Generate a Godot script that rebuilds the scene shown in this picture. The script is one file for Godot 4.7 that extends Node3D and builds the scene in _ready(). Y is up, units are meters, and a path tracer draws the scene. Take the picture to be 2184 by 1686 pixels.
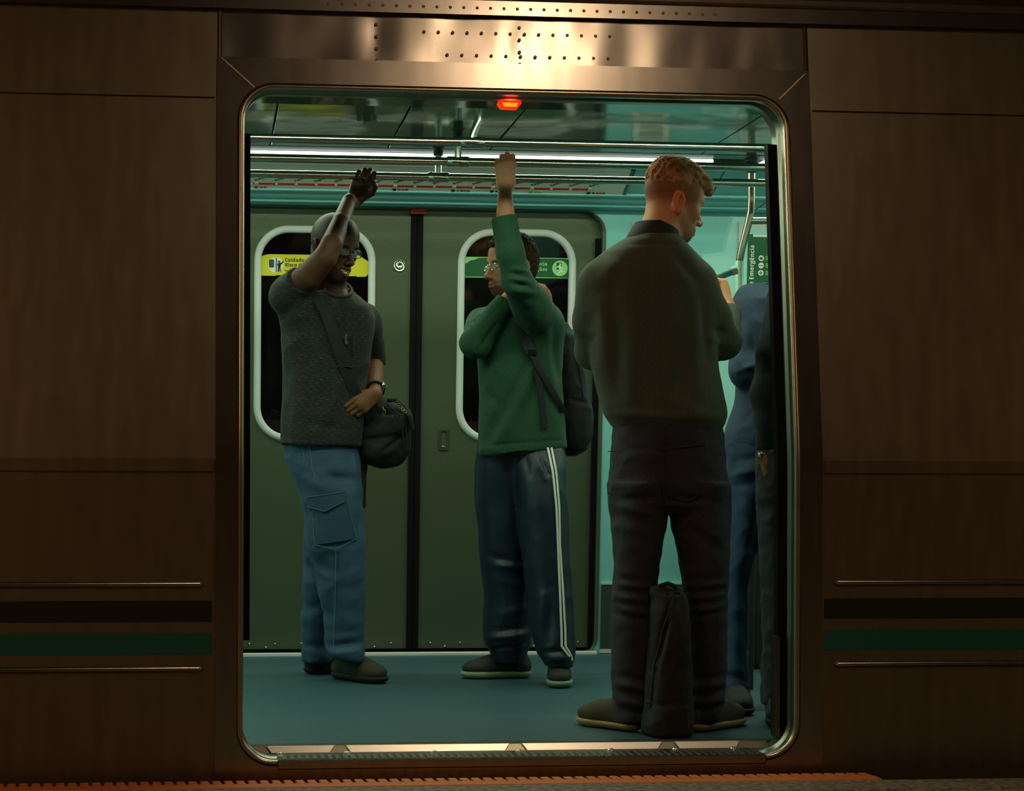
extends Node3D
# A metro train waiting at a platform, seen through its open door.
# x runs along the train, y is up from the train's floor, z points out to the platform; the train's side is at z = 0.

func _ready() -> void:
	# camera: eye about 0.9 m above the platform, a shifted lens
	var cam := Camera3D.new()
	cam.name = "camera"
	cam.projection = Camera3D.PROJECTION_FRUSTUM
	cam.near = 0.1
	cam.far = 60.0
	cam.size = 2.0 * 0.1 * 843.0 / 4200.0
	cam.frustum_offset = Vector2(206.0, 148.0) / 4200.0 * 0.1
	cam.transform = Transform3D(Basis(Vector3(0.9947, 0.0034, 0.1028), Vector3(-0.0034, 1.0000, -0.0002), Vector3(-0.1028, -0.0001, 0.9947)), Vector3(-0.9047, 0.8520, 5.7706))
	add_child(cam)
	cam.current = true
	var env := Environment.new()
	env.background_mode = Environment.BG_COLOR
	env.background_color = Color(0.01, 0.008, 0.006)
	env.tonemap_mode = Environment.TONE_MAPPER_LINEAR
	env.tonemap_exposure = 1.0
	env.sdfgi_enabled = true
	env.ssao_enabled = true
	env.ssil_enabled = true
	var we := WorldEnvironment.new()
	we.name = "world_environment"
	we.environment = env
	add_child(we)
	make_materials()
	station()
	train_outside()
	train_inside()
	sculpt_people()

# ---------------------------------------------------------------- helpers
class Geo:
	var st := SurfaceTool.new()
	var t := Transform3D()
	var sm := -1
	func _init() -> void:
		st.begin(Mesh.PRIMITIVE_TRIANGLES)
	func v(p: Vector3) -> void:
		st.set_smooth_group(sm)
		st.add_vertex(t * p)
	func tri(a: Vector3, b: Vector3, c: Vector3) -> void:   # counter-clockwise seen from outside
		v(a); v(c); v(b)
	func quad(a: Vector3, b: Vector3, c: Vector3, d: Vector3) -> void:
		tri(a, b, c); tri(a, c, d)
	func box(c: Vector3, s: Vector3, bv := 0.0) -> void:
		var h := s * 0.5
		if bv <= 0.0:
			var p := []
			for i in 8:
				p.append(c + Vector3(h.x if i & 1 else -h.x, h.y if i & 2 else -h.y, h.z if i & 4 else -h.z))
			quad(p[4], p[5], p[7], p[6]); quad(p[1], p[0], p[2], p[3]); quad(p[0], p[4], p[6], p[2])
			quad(p[5], p[1], p[3], p[7]); quad(p[2], p[6], p[7], p[3]); quad(p[0], p[1], p[5], p[4])
			return
		# chamfered: three scaled boxes of corner points
		var q := {}
		for i in 8:
			var s3 := Vector3(1 if i & 1 else -1, 1 if i & 2 else -1, 1 if i & 4 else -1)
			for a in 3:
				var k := h - Vector3(bv, bv, bv)
				k[a] = h[a]
				q[i * 3 + a] = c + s3 * k
		var faces := [[4, 5, 7, 6, 2], [1, 0, 2, 3, 2], [0, 4, 6, 2, 0], [5, 1, 3, 7, 0], [2, 6, 7, 3, 1], [0, 1, 5, 4, 1]]
		for f in faces:
			quad(q[f[0] * 3 + f[4]], q[f[1] * 3 + f[4]], q[f[2] * 3 + f[4]], q[f[3] * 3 + f[4]])
		for a in 3:
			var b1 := (a + 1) % 3
			var b2 := (a + 2) % 3
			for s1 in 2:
				for s2 in 2:
					var i0 := (s1 << b1) | (s2 << b2)
					var i1 := i0 | (1 << a)
					var out := Vector3()
					out[b1] = 1.0 if s1 else -1.0
					out[b2] = 1.0 if s2 else -1.0
					oquad(q[i0 * 3 + b1], q[i1 * 3 + b1], q[i1 * 3 + b2], q[i0 * 3 + b2], out)
		for i in 8:
			var out := Vector3(1 if i & 1 else -1, 1 if i & 2 else -1, 1 if i & 4 else -1)
			var a: Vector3 = q[i * 3]
			var b: Vector3 = q[i * 3 + 1]
			var d: Vector3 = q[i * 3 + 2]
			if (b - a).cross(d - a).dot(out) > 0.0: tri(a, b, d)
			else: tri(a, d, b)
	func area2(p: PackedVector2Array) -> float:
		var s := 0.0
		for i in p.size(): s += p[i].cross(p[(i + 1) % p.size()])
		return s
	func oquad(a: Vector3, b: Vector3, c: Vector3, d: Vector3, out: Vector3) -> void:
		if (b - a).cross(c - a).dot(out) > 0.0: quad(a, b, c, d)
		else: quad(a, d, c, b)
	# closed outline in the (y, z) plane, pushed along x from x0 to x1
	func push_x(o: PackedVector2Array, x0: float, x1: float, caps := true) -> void:
		var p := o.duplicate()
		if area2(p) > 0.0: p.reverse()
		var n := p.size()
		for i in n:
			var a := p[i]
			var b := p[(i + 1) % n]
			quad(Vector3(x0, a.x, a.y), Vector3(x1, a.x, a.y), Vector3(x1, b.x, b.y), Vector3(x0, b.x, b.y))
		if caps:
			var ix := Geometry2D.triangulate_polygon(p)
			for k in range(0, ix.size(), 3):
				for e in 2:
					var x := x1 if e else x0
					var a := Vector3(x, p[ix[k]].x, p[ix[k]].y)
					var b := Vector3(x, p[ix[k + 1]].x, p[ix[k + 1]].y)
					var c := Vector3(x, p[ix[k + 2]].x, p[ix[k + 2]].y)
					var out := Vector3(1 if e else -1, 0, 0)
					if (b - a).cross(c - a).dot(out) > 0.0: tri(a, b, c)
					else: tri(a, c, b)
	# plate in (x, y), thickness z0..z1 (z1 towards +z)
	func plate(o: PackedVector2Array, z0: float, z1: float, bv := 0.0) -> void:
		var p := o.duplicate()
		if area2(p) < 0.0: p.reverse()
		var n := p.size()
		var inner := p
		if bv > 0.0:
			var off := Geometry2D.offset_polygon(p, -bv)
			if off.size() == 1 and off[0].size() == n: inner = off[0]
			else: bv = 0.0
		if bv > 0.0:
			# match the starts
			var best := 0
			for k in n:
				if inner[k].distance_squared_to(p[0]) < inner[best].distance_squared_to(p[0]): best = k
			var r := PackedVector2Array()
			for k in n: r.append(inner[(best + k) % n])
			inner = r
		for i in n:
			var j := (i + 1) % n
			quad(Vector3(p[i].x, p[i].y, z0), Vector3(p[j].x, p[j].y, z0), Vector3(p[j].x, p[j].y, z1 - bv), Vector3(p[i].x, p[i].y, z1 - bv))
			if bv > 0.0:
				quad(Vector3(p[i].x, p[i].y, z1 - bv), Vector3(p[j].x, p[j].y, z1 - bv), Vector3(inner[j].x, inner[j].y, z1), Vector3(inner[i].x, inner[i].y, z1))
		for e in 2:
			var src := inner if e else p
			var z := z1 if e else z0
			var ix := Geometry2D.triangulate_polygon(src)
			for k in range(0, ix.size(), 3):
				var a := Vector3(src[ix[k]].x, src[ix[k]].y, z)
				var b := Vector3(src[ix[k + 1]].x, src[ix[k + 1]].y, z)
				var c := Vector3(src[ix[k + 2]].x, src[ix[k + 2]].y, z)
				if (b - a).cross(c - a).z * (1.0 if e else -1.0) > 0.0: tri(a, b, c)
				else: tri(a, c, b)
	# rings of equal length joined one after the other (each an Array of PackedVector3Array), closed round each ring
	func skin(rings: Array, close := false) -> void:
		var m: int = rings.size()
		for k in (m if close else m - 1):
			var a: PackedVector3Array = rings[k]
			var b: PackedVector3Array = rings[(k + 1) % m]
			var n := a.size()
			for i in n:
				var j := (i + 1) % n
				quad(a[i], a[j], b[j], b[i])
	func fan(r: PackedVector3Array, flip := false) -> void:
		var c := Vector3()
		for p in r: c += p
		c /= r.size()
		for i in r.size():
			var j := (i + 1) % r.size()
			if flip: tri(c, r[j], r[i])
			else: tri(c, r[i], r[j])
	# round bar along a path; radius may be one number or one per point; squash flattens it along the side vector
	func tube(path: Array, r, n := 12, caps := true) -> void:
		sm = 0
		var rings := []
		var up := Vector3.UP
		var m := path.size()
		var u := Vector3()
		for k in m:
			var a: Vector3 = path[maxi(k - 1, 0)]
			var b: Vector3 = path[mini(k + 1, m - 1)]
			var d := (b - a).normalized()
			if k == 0:
				u = d.cross(up if absf(d.y) < 0.9 else Vector3.RIGHT).normalized()
			else:
				u = (u - d * u.dot(d)).normalized()
			var w := d.cross(u)
			var rr: float = r[k] if r is Array else r
			var ring := PackedVector3Array()
			for i in n:
				var an := TAU * i / n
				ring.append(path[k] + (u * cos(an) + w * sin(an)) * rr)
			rings.append(ring)
		skin(rings)
		sm = -1
		if caps:
			fan(rings[0], true); fan(rings[m - 1])
	# flat band along a path: width along side vectors, thickness along their normals
	func band(path: Array, side: Array, w: float, th: float) -> void:
		sm = 0
		var rings := []
		for k in path.size():
			var d: Vector3 = (path[mini(k + 1, path.size() - 1)] - path[maxi(k - 1, 0)]).normalized()
			var s: Vector3 = side[mini(k, side.size() - 1)]
			s = (s - d * s.dot(d)).normalized()
			var nn := d.cross(s)
			var p: Vector3 = path[k]
			rings.append(PackedVector3Array([p + s * w * .5 + nn * th * .35, p + s * w * .42 + nn * th * .5, p - s * w * .42 + nn * th * .5, p - s * w * .5 + nn * th * .35, p - s * w * .5 - nn * th * .35, p - s * w * .42 - nn * th * .5, p + s * w * .42 - nn * th * .5, p + s * w * .5 - nn * th * .35]))
		skin(rings)
		sm = -1
		fan(rings[0], true); fan(rings[rings.size() - 1])
	# turned shape: profile of (radius, height) along +y of t
	func lathe(pr: Array, n := 20) -> void:
		sm = 0
		var rings := []
		for q in pr:
			var ring := PackedVector3Array()
			for i in n:
				var an := -TAU * i / n
				ring.append(Vector3(cos(an) * q.x, q.y, sin(an) * q.x))
			rings.append(ring)
		skin(rings)
		sm = -1
		fan(rings[0], true); fan(rings[rings.size() - 1])
	func mesh() -> ArrayMesh:
		st.generate_normals()
		st.index()
		return st.commit()

var used := {}
func put(g, called: String, m: Material, parent: Node = null) -> MeshInstance3D:
	var o := MeshInstance3D.new()
	o.mesh = g.mesh() if g is Geo else g
	o.material_override = m
	o.name = called
	_add(o, parent)
	return o

func _add(o: Node3D, parent: Node) -> void:
	if parent == null:
		var stem := String(o.name)
		used[stem] = used.get(stem, 0) + 1
		if used[stem] > 1: o.name = "%s_%03d" % [stem, used[stem] - 1]
		add_child(o)
	else:
		var k := 0
		var stem := String(o.name)
		while parent.has_node(NodePath(o.name)):
			k += 1
			o.name = "%s_%03d" % [stem, k]
		parent.add_child(o)

func thing(called: String, label: String, category: String, at := Vector3.ZERO, group := "", kind := "") -> Node3D:
	var o := Node3D.new()
	o.name = called
	o.position = at
	_add(o, null)
	return tag(o, label, category, group, kind)

func tag(o: Node3D, label: String, category: String, group := "", kind := "") -> Node3D:
	o.set_meta("label", label)
	if category: o.set_meta("category", category)
	if group: o.set_meta("group", group)
	if kind: o.set_meta("kind", kind)
	return o

func mat(c: Color, rough := 0.6, metal := 0.0) -> StandardMaterial3D:
	var m := StandardMaterial3D.new()
	m.albedo_color = c
	m.roughness = rough
	m.metallic = metal
	return m

func glow(c: Color, e: float) -> StandardMaterial3D:
	var m := mat(c, 0.4)
	m.emission_enabled = true
	m.emission = c
	m.emission_energy_multiplier = e
	return m

func noise(freq: float, sd: int, oct := 3) -> FastNoiseLite:
	var n := FastNoiseLite.new()
	n.seed = sd
	n.frequency = freq
	n.noise_type = FastNoiseLite.TYPE_SIMPLEX_SMOOTH
	n.fractal_octaves = oct
	return n

# seamless grey noise picture, stretched by sx, sy; values lo..hi
func grain(size: int, sx: float, sy: float, sd: int, oct := 3) -> NoiseTexture2D:
	var t := NoiseTexture2D.new()
	t.width = int(size * sx); t.height = int(size * sy)
	t.seamless = true
	t.noise = noise(0.02, sd, oct)
	return t

func ramp(t: NoiseTexture2D, cols: Array, offs: Array) -> NoiseTexture2D:
	var g := Gradient.new()
	g.colors = PackedColorArray(cols)
	g.offsets = PackedFloat32Array(offs)
	t.color_ramp = g
	return t

func triplanar(m: StandardMaterial3D, s: Vector3, world := true) -> StandardMaterial3D:
	m.uv1_triplanar = true
	m.uv1_world_triplanar = world
	m.uv1_scale = s
	m.uv1_triplanar_sharpness = 4.0
	return m

func rrect(x0: float, y0: float, x1: float, y1: float, r: float, n := 6) -> PackedVector2Array:
	var p := PackedVector2Array()
	for c in [[x1 - r, y1 - r, 0.0], [x0 + r, y1 - r, 0.25], [x0 + r, y0 + r, 0.5], [x1 - r, y0 + r, 0.75]]:
		for i in n + 1:
			var a: float = TAU * (c[2] + 0.25 * i / n)
			p.append(Vector2(c[0] + cos(a) * r, c[1] + sin(a) * r))
	return p

func text(s: String, size: float, m: Material, at: Vector3, parent: Node, called := "lettering", bold := true, turn := Basis(), align := HORIZONTAL_ALIGNMENT_LEFT) -> MeshInstance3D:
	var t := TextMesh.new()
	var f := SystemFont.new()
	f.font_names = PackedStringArray(["Droid Sans"])
	f.font_weight = 700 if bold else 400
	t.font = f
	t.text = s
	t.font_size = 32
	t.pixel_size = size / 32.0
	t.depth = 0.0008
	t.curve_step = 1.0
	t.horizontal_alignment = align
	t.vertical_alignment = VERTICAL_ALIGNMENT_BOTTOM
	var o := put(t, called, m, parent)
	o.transform = Transform3D(turn, at)
	return o

# ---------------------------------------------------------------- materials
var M := {}
func make_materials() -> void:
	var streak := grain(256, 0.5, 4.0, 3, 3)       # brushed steel: fine lines
	var blotch := grain(256, 3, 0.6, 5, 4)
	for d in [["steel", Color(0.60, 0.57, 0.53), 0.23, 0.5], ["steel_panel", Color(0.56, 0.51, 0.43), 0.36, 0.35], ["steel_bright", Color(0.72, 0.68, 0.6), 0.27, 0.3], ["steel_lip", Color(0.5, 0.5, 0.44), 0.3, 0.3]]:
		var m := mat(d[1], d[2], 1.0)
		m.roughness_texture = ramp(grain(256, 3, 0.6, 11, 4), [Color(.94, .94, .94), Color(1, 1, 1)], [0.2, 0.8])
		m.roughness_texture_channel = BaseMaterial3D.TEXTURE_CHANNEL_GREEN
		m.roughness = d[2] * 1.15
		if d[3] > 0.32:
			m.heightmap_enabled = true
			m.heightmap_texture = streak
			m.heightmap_scale = 0.01 * d[3]
		m.albedo_texture = ramp(blotch, [Color(.955, .95, .945), Color(1, 1, 1)], [0.2, 0.8])
		M[d[0]] = triplanar(m, Vector3(1.1, 1.1, 1.1))
	M.rubber = mat(Color(0.022, 0.019, 0.017), 0.8)
	M.rubber.metallic_specular = 0.3
	M.weld = mat(Color(0.80, 0.74, 0.64), 0.5, 0.2)
	M.rivet = mat(Color(0.60, 0.54, 0.46), 0.4, 0.75)
	M.dark = mat(Color(0.03, 0.03, 0.03), 0.8)
	M.stripe_black = mat(Color(0.035, 0.045, 0.045), 0.5)
	M.stripe_teal = mat(Color(0.02, 0.30, 0.25), 0.5)
	M.orange = mat(Color(0.72, 0.38, 0.14), 0.75)
	var conc := mat(Color(0.52, 0.48, 0.42), 0.8)
	conc.albedo_texture = ramp(grain(256, 2, 2, 21, 5), [Color(.6, .6, .6), Color(1, 1, 1)], [0.2, 0.8])
	M.concrete = triplanar(conc, Vector3(3, 3, 3))
	M.sill_plate = mat(Color(0.86, 0.84, 0.80), 0.32, 0.7)
	M.station_wall = mat(Color(0.46, 0.40, 0.31), 0.8)
	# inside
	var fl := mat(Color(0.27, 0.40, 0.44), 0.42)
	fl.albedo_texture = ramp(grain(512, 2, 2, 31, 4), [Color(.45, .5, .5), Color(.8, .85, .85), Color(1, 1, 1)], [0.2, 0.55, 0.9])
	fl.heightmap_enabled = true
	fl.heightmap_texture = grain(512, 1, 1, 32, 2)
	fl.heightmap_scale = 0.02
	M.floor = triplanar(fl, Vector3(9, 9, 9))
	M.wall = mat(Color(0.47, 0.72, 0.72), 0.45)
	M.wall_light = mat(Color(0.60, 0.80, 0.78), 0.4)
	M.panel_white = mat(Color(0.80, 0.80, 0.74), 0.4)
	M.ceiling = mat(Color(0.32, 0.44, 0.37), 0.1)
	M.ceiling.metallic_specular = 0.8
	M.ceiling.heightmap_enabled = true
	M.ceiling.heightmap_texture = grain(256, 2, 2, 41, 2)
	M.ceiling.heightmap_scale = 0.16
	triplanar(M.ceiling, Vector3(0.3, 0.3, 0.3))
	M.door = mat(Color(0.34, 0.37, 0.29), 0.36, 0.4)
	M.door.heightmap_enabled = true
	M.door.heightmap_texture = grain(256, 1, 1, 43, 3)
	M.door.heightmap_scale = 0.02
	triplanar(M.door, Vector3(6, 6, 6))
	M.kick = mat(Color(0.26, 0.30, 0.26), 0.4, 0.4)
	M.gasket = mat(Color(0.76, 0.76, 0.75), 0.6)
	M.grab = mat(Color(0.45, 0.58, 0.57), 0.45)
	M.pole = mat(Color(0.52, 0.50, 0.44), 0.3, 1.0)
	M.glass = mat(Color(0.05, 0.06, 0.05, 0.18), 0.03)
	M.glass.transparency = BaseMaterial3D.TRANSPARENCY_ALPHA
	M.chrome = mat(Color(0.75, 0.75, 0.68), 0.16, 1.0)
	M.red = mat(Color(0.78, 0.06, 0.04), 0.5)
	M.dark_red = mat(Color(0.28, 0.05, 0.05), 0.6)
	M.white = mat(Color(0.84, 0.84, 0.78), 0.5)
	M.ink = mat(Color(0.03, 0.03, 0.03), 0.6)
	M.yellow = mat(Color(0.80, 0.74, 0.06), 0.5)
	M.green = mat(Color(0.0, 0.30, 0.16), 0.45)
	M.pale_green = mat(Color(0.55, 0.78, 0.45), 0.5)
	M.tunnel = mat(Color(0.10, 0.09, 0.07), 0.9)
	M.tunnel.albedo_texture = ramp(grain(256, 2, 2, 51, 4), [Color(.3, .3, .3), Color(1, 1, 1)], [0.3, 0.8])
	triplanar(M.tunnel, Vector3(1.5, 1.5, 1.5))

# ---------------------------------------------------------------- station
func slab(called: String, c: Vector3, s: Vector3, m: Material, label: String, category: String) -> MeshInstance3D:
	var g := Geo.new()
	g.box(Vector3(), s)
	var o := put(g, called, m)
	o.position = c
	tag(o, label, category, "", "structure")
	return o

func station() -> void:
	var g := Geo.new()
	g.box(Vector3(0, -0.30, 5.6), Vector3(26, 0.48, 10.75), 0.01)
	var pf := put(g, "floor_platform", M.concrete)
	tag(pf, "grey concrete platform with a worn pale edge in front of the train", "platform", "", "structure")
	slab("wall_station", Vector3(0, 2.0, 11.0), Vector3(26, 5, 0.3), M.station_wall, "brown station wall behind the camera", "wall")
	slab("ceiling_station", Vector3(0, 4.35, 5.4), Vector3(26, 0.3, 11.5), M.station_wall, "dark brown ceiling above the platform", "ceiling")
	slab("wall_station_end", Vector3(-13, 2.0, 4), Vector3(0.3, 5.2, 14.5), M.station_wall, "brown end wall on the platform's left", "wall")
	slab("wall_station_end", Vector3(13, 2.0, 4), Vector3(0.3, 5.2, 14.5), M.station_wall, "brown end wall on the platform's right", "wall")
	# warm platform lamps under the ceiling
	for d in [[0.49, 2.45, 0.20, 1.0, 2.4, "above the open door"], [-4.8, 4.6, 0.34, 1.1, 9.0, "to the left, out of the picture"], [7.4, 4.6, 0.34, 1.1, 9.0, "to the right, out of the picture"]]:
		var t := thing("platform_lamp", "warm ceiling lamp over the platform, %s" % d[5], "lamp", Vector3(d[0], 3.4, d[1]), "platform lamps")
		var b := Geo.new()
		b.box(Vector3(0, 0.06, 0), Vector3(d[2] + .06, 0.1, d[3] + .06), 0.01)
		put(b, "housing", M.dark, t)
		var e := Geo.new()
		e.box(Vector3(0, 0.0, 0), Vector3(d[2], 0.03, d[3]), 0.005)
		put(e, "diffuser", glow(Color(1.0, 0.90, 0.78), 6.0), t)
		var r := Geo.new()
		r.box(Vector3(0, 0.4, 0), Vector3(0.03, 0.65, 0.03))
		put(r, "rod", M.dark, t)
		area_light(Vector3(d[0], 3.375, d[1]), Vector2(d[2], d[3]), Vector3.DOWN, Color(1.0, 0.86, 0.70) if d[0] == 0.49 else Color(1.0, 0.79, 0.53), d[4])

func area_light(at: Vector3, size: Vector2, dir: Vector3, c: Color, e: float) -> void:
	var l := AreaLight3D.new()
	l.name = "lamp_glow"
	l.area_size = size
	l.area_normalize_energy = true
	l.light_color = c
	l.light_energy = e
	l.area_range = 14.0
	l.area_attenuation = 2.0
	l.shadow_enabled = true
	l.position = at
	add_child(l, true)
	l.basis = Basis.looking_at(dir, Vector3.FORWARD if absf(dir.y) > 0.9 else Vector3.UP)

# ---------------------------------------------------------------- outside of the train
const LEAN := 0.125
func lean(y: float) -> float:
	return 0.0 if y < 0.87 else -LEAN * (y - 0.87)
func on(x: float, y: float, off := 0.0) -> Vector3:
	return Vector3(x, y, lean(y) + off)

# a sheet on the car's side between two heights, th thick
func sheet(x0: float, x1: float, y0: float, y1: float, off: float, th: float) -> Geo:
	var g := Geo.new()
	var ys := [y0]
	if y0 < 0.87 and y1 > 0.87: ys.append(0.87)
	ys.append(y1)
	var o := PackedVector2Array()
	for y in ys: o.append(Vector2(y, lean(y) + off))
	ys.reverse()
	for y in ys: o.append(Vector2(y, lean(y) + off - th))
	g.push_x(o, x0, x1)
	return g

func bead(x0: float, x1: float, y: float) -> Geo:      # pressed rib with round ends
	var g := Geo.new()
	g.tube([Vector3(x0, y, -0.004), Vector3(x0 + .004, y, 0.0005), Vector3(x0 + .012, y, 0.002), Vector3(x1 - .012, y, 0.002), Vector3(x1 - .004, y, 0.0005), Vector3(x1, y, -0.004)], [0.002, 0.007, 0.009, 0.009, 0.007, 0.002], 12)
	return g

func train_outside() -> void:
	for s in 2:
		var right := s == 1
		var x0 := 0.923 if right else -4.6
		var x1 := 4.6 if right else -0.893
		var w := sheet(x0, x1, -0.30, 2.225, 0.0, 0.045)
		var wall := put(w, "wall_right" if right else "wall_left", M.steel_panel)
		tag(wall, "dark stainless train side on the %s of the open door, with ribs and two painted stripes" % ("right" if right else "left"), "train side", "", "structure")
		var a := x0 + .006 if right else x0
		var b := x1 if right else x1 - .006
		put(sheet(a, b, 1.947, 1.979, 0.008, 0.012), "rail_strip", M.steel_panel, wall)
		put(sheet(a, b, 0.833, 0.867, 0.008, 0.012), "rail_strip", M.steel_panel, wall)
		for y in [0.503, 0.257]:
			put(bead(x0 + .04 if right else x0, x1 if right else x1 - .035, y), "rib", M.steel, wall)
		var a2 := x0 + .008 if right else x0
		var b2 := x1 if right else x1 - .01
		put(sheet(a2, b2, 0.394, 0.4555, 0.0012, 0.002), "stripe", M.stripe_black, wall).set_meta("label", "black stripe")
		put(sheet(a2, b2, 0.299, 0.361, 0.0012, 0.002), "stripe", M.stripe_teal, wall).set_meta("label", "dark teal stripe")
	# the upper side above the door, with its rivets
	var up := put(upper_panel(), "wall_upper", M.steel)
	tag(up, "brushed steel panel above the door, slightly buckled, with rows of rivets", "train side", "", "structure")
	var rv := Geo.new()
	rv.lathe([Vector2(0.0052, -0.002), Vector2(0.005, 0.0006), Vector2(0.0036, 0.0021), Vector2(0.0012, 0.0027)], 10)
	var rm := rv.mesh()
	var tilt := Basis(Vector3.RIGHT, PI / 2 - atan(LEAN))
	for k in 30: rivet(rm, up, -0.5603 + 0.041 * k, 2.238, 0.022, tilt)
	for k in 14: rivet(rm, up, -0.27 + 0.044 * k, 2.165, 0.0, tilt)
	for k in 12: rivet(rm, up, -0.20 + 0.045 * k, 2.095, 0.0, tilt)
	for k in 5: rivet(rm, up, 0.022, 2.185 - 0.038 * k, 0.0, tilt)
	for k in 5: rivet(rm, up, -0.415, 2.185 - 0.038 * k, 0.0, tilt)
	var gut := sheet(-4.6, 4.6, 2.217, 2.262, 0.022, 0.05)
	var gt := put(gut, "trim_1", M.steel)
	tag(gt, "long steel gutter strip with small rivets above the door", "trim", "", "structure")
	var roof := Geo.new()
	roof.push_x(PackedVector2Array([Vector2(2.262, -.16), Vector2(2.275, -.15), Vector2(2.29, -.155), Vector2(2.30, -.19), Vector2(2.42, -.26), Vector2(2.52, -.42), Vector2(2.58, -.8), Vector2(2.58, -2.4), Vector2(2.5, -2.75), Vector2(2.3, -2.98), Vector2(2.2, -2.98), Vector2(2.2, -2.7), Vector2(2.2, -.4), Vector2(2.2, -.24)]), -4.6, 4.6)
	tag(put(roof, "roof", M.steel_panel), "dark curved roof edge of the train at the top", "roof", "", "structure")
	door_frame()
	sill()
	# skirt below the sill
	var sk := put(sheet(-0.893, 0.923, -0.34, -0.03, -0.004, 0.03), "trim_2", M.steel)
	tag(sk, "steel skirt below the door sill with a row of bolts", "trim", "", "structure")
	for k in 18:
		var o := put(rm, "bolt", M.steel_bright, sk)
		o.transform = Transform3D(Basis(Vector3.RIGHT, PI / 2).scaled(Vector3(1.3, 1.3, 1.3)), Vector3(-0.56 + 0.062 * k, -0.058, -0.003))
	gap_filler()

func rivet(m: Mesh, parent: Node, x: float, y: float, off: float, tilt: Basis) -> void:
	var o := put(m, "rivet", M.rivet, parent)
	o.transform = Transform3D(tilt, on(x, y, off))

func upper_panel() -> Geo:
	# a fine sheet whose rivet lines pull it in, so that reflections bend; door frame below at 2.07
	var g := Geo.new()
	g.sm = 0
	var nx := 120
	var ny := 16
	var nz := noise(1.4, 77, 2)
	var f := func(i: int, j: int) -> Vector3:
		var x := -0.893 + 1.816 * i / nx
		var y := 2.05 + 0.175 * j / ny
		var b := 0.0045 * nz.get_noise_2d(x * 2.2, y * 1.2)
		for xr in [-0.415, 0.022]:
			var d: float = absf(x - xr)
			b -= 0.004 * exp(-d / 0.05) * sin(PI * clampf((y - 2.06) / 0.16, 0, 1))
		return on(x, y, b - 0.002)
	for j in ny:
		for i in nx:
			g.quad(f.call(i, j), f.call(i + 1, j), f.call(i + 1, j + 1), f.call(i, j + 1))
	for j in ny:
		var bk := Vector3(0, 0, -0.03)
		g.quad(f.call(nx, j), f.call(nx, j) + bk, f.call(nx, j + 1) + bk, f.call(nx, j + 1))
		g.quad(f.call(0, j) + bk, f.call(0, j), f.call(0, j + 1), f.call(0, j + 1) + bk)
	var bk2 := Vector3(0, 0, -0.03)
	g.quad(f.call(nx, 0) + bk2, f.call(0, 0) + bk2, f.call(0, ny) + bk2, f.call(nx, ny) + bk2)
	return g

func drape(p: PackedVector2Array, off: float) -> PackedVector3Array:
	var r := PackedVector3Array()
	for q in p: r.append(on(q.x, q.y, off))
	return r

func dense_rect(x0: float, y0: float, x1: float, y1: float, r: float) -> PackedVector2Array:
	# rounded outline with many points: 7 per corner and 10 per side, anticlockwise from the right side's upper end
	var p := PackedVector2Array()
	var cs := [[x1 - r, y1 - r, 0.0], [x0 + r, y1 - r, 0.25], [x0 + r, y0 + r, 0.5], [x1 - r, y0 + r, 0.75]]
	for c in 4:
		var last := Vector2()
		for i in 13:
			var a: float = TAU * (cs[c][2] + 0.25 * i / 12.0)
			last = Vector2(cs[c][0] + cos(a) * r, cs[c][1] + sin(a) * r)
			p.append(last)
		var n: Array = cs[(c + 1) % 4]
		var a2: float = TAU * n[2]
		var nxt := Vector2(n[0] + cos(a2) * r, n[1] + sin(a2) * r)
		for i in range(1, 24): p.append(last.lerp(nxt, i / 24.0))
	return p

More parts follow.
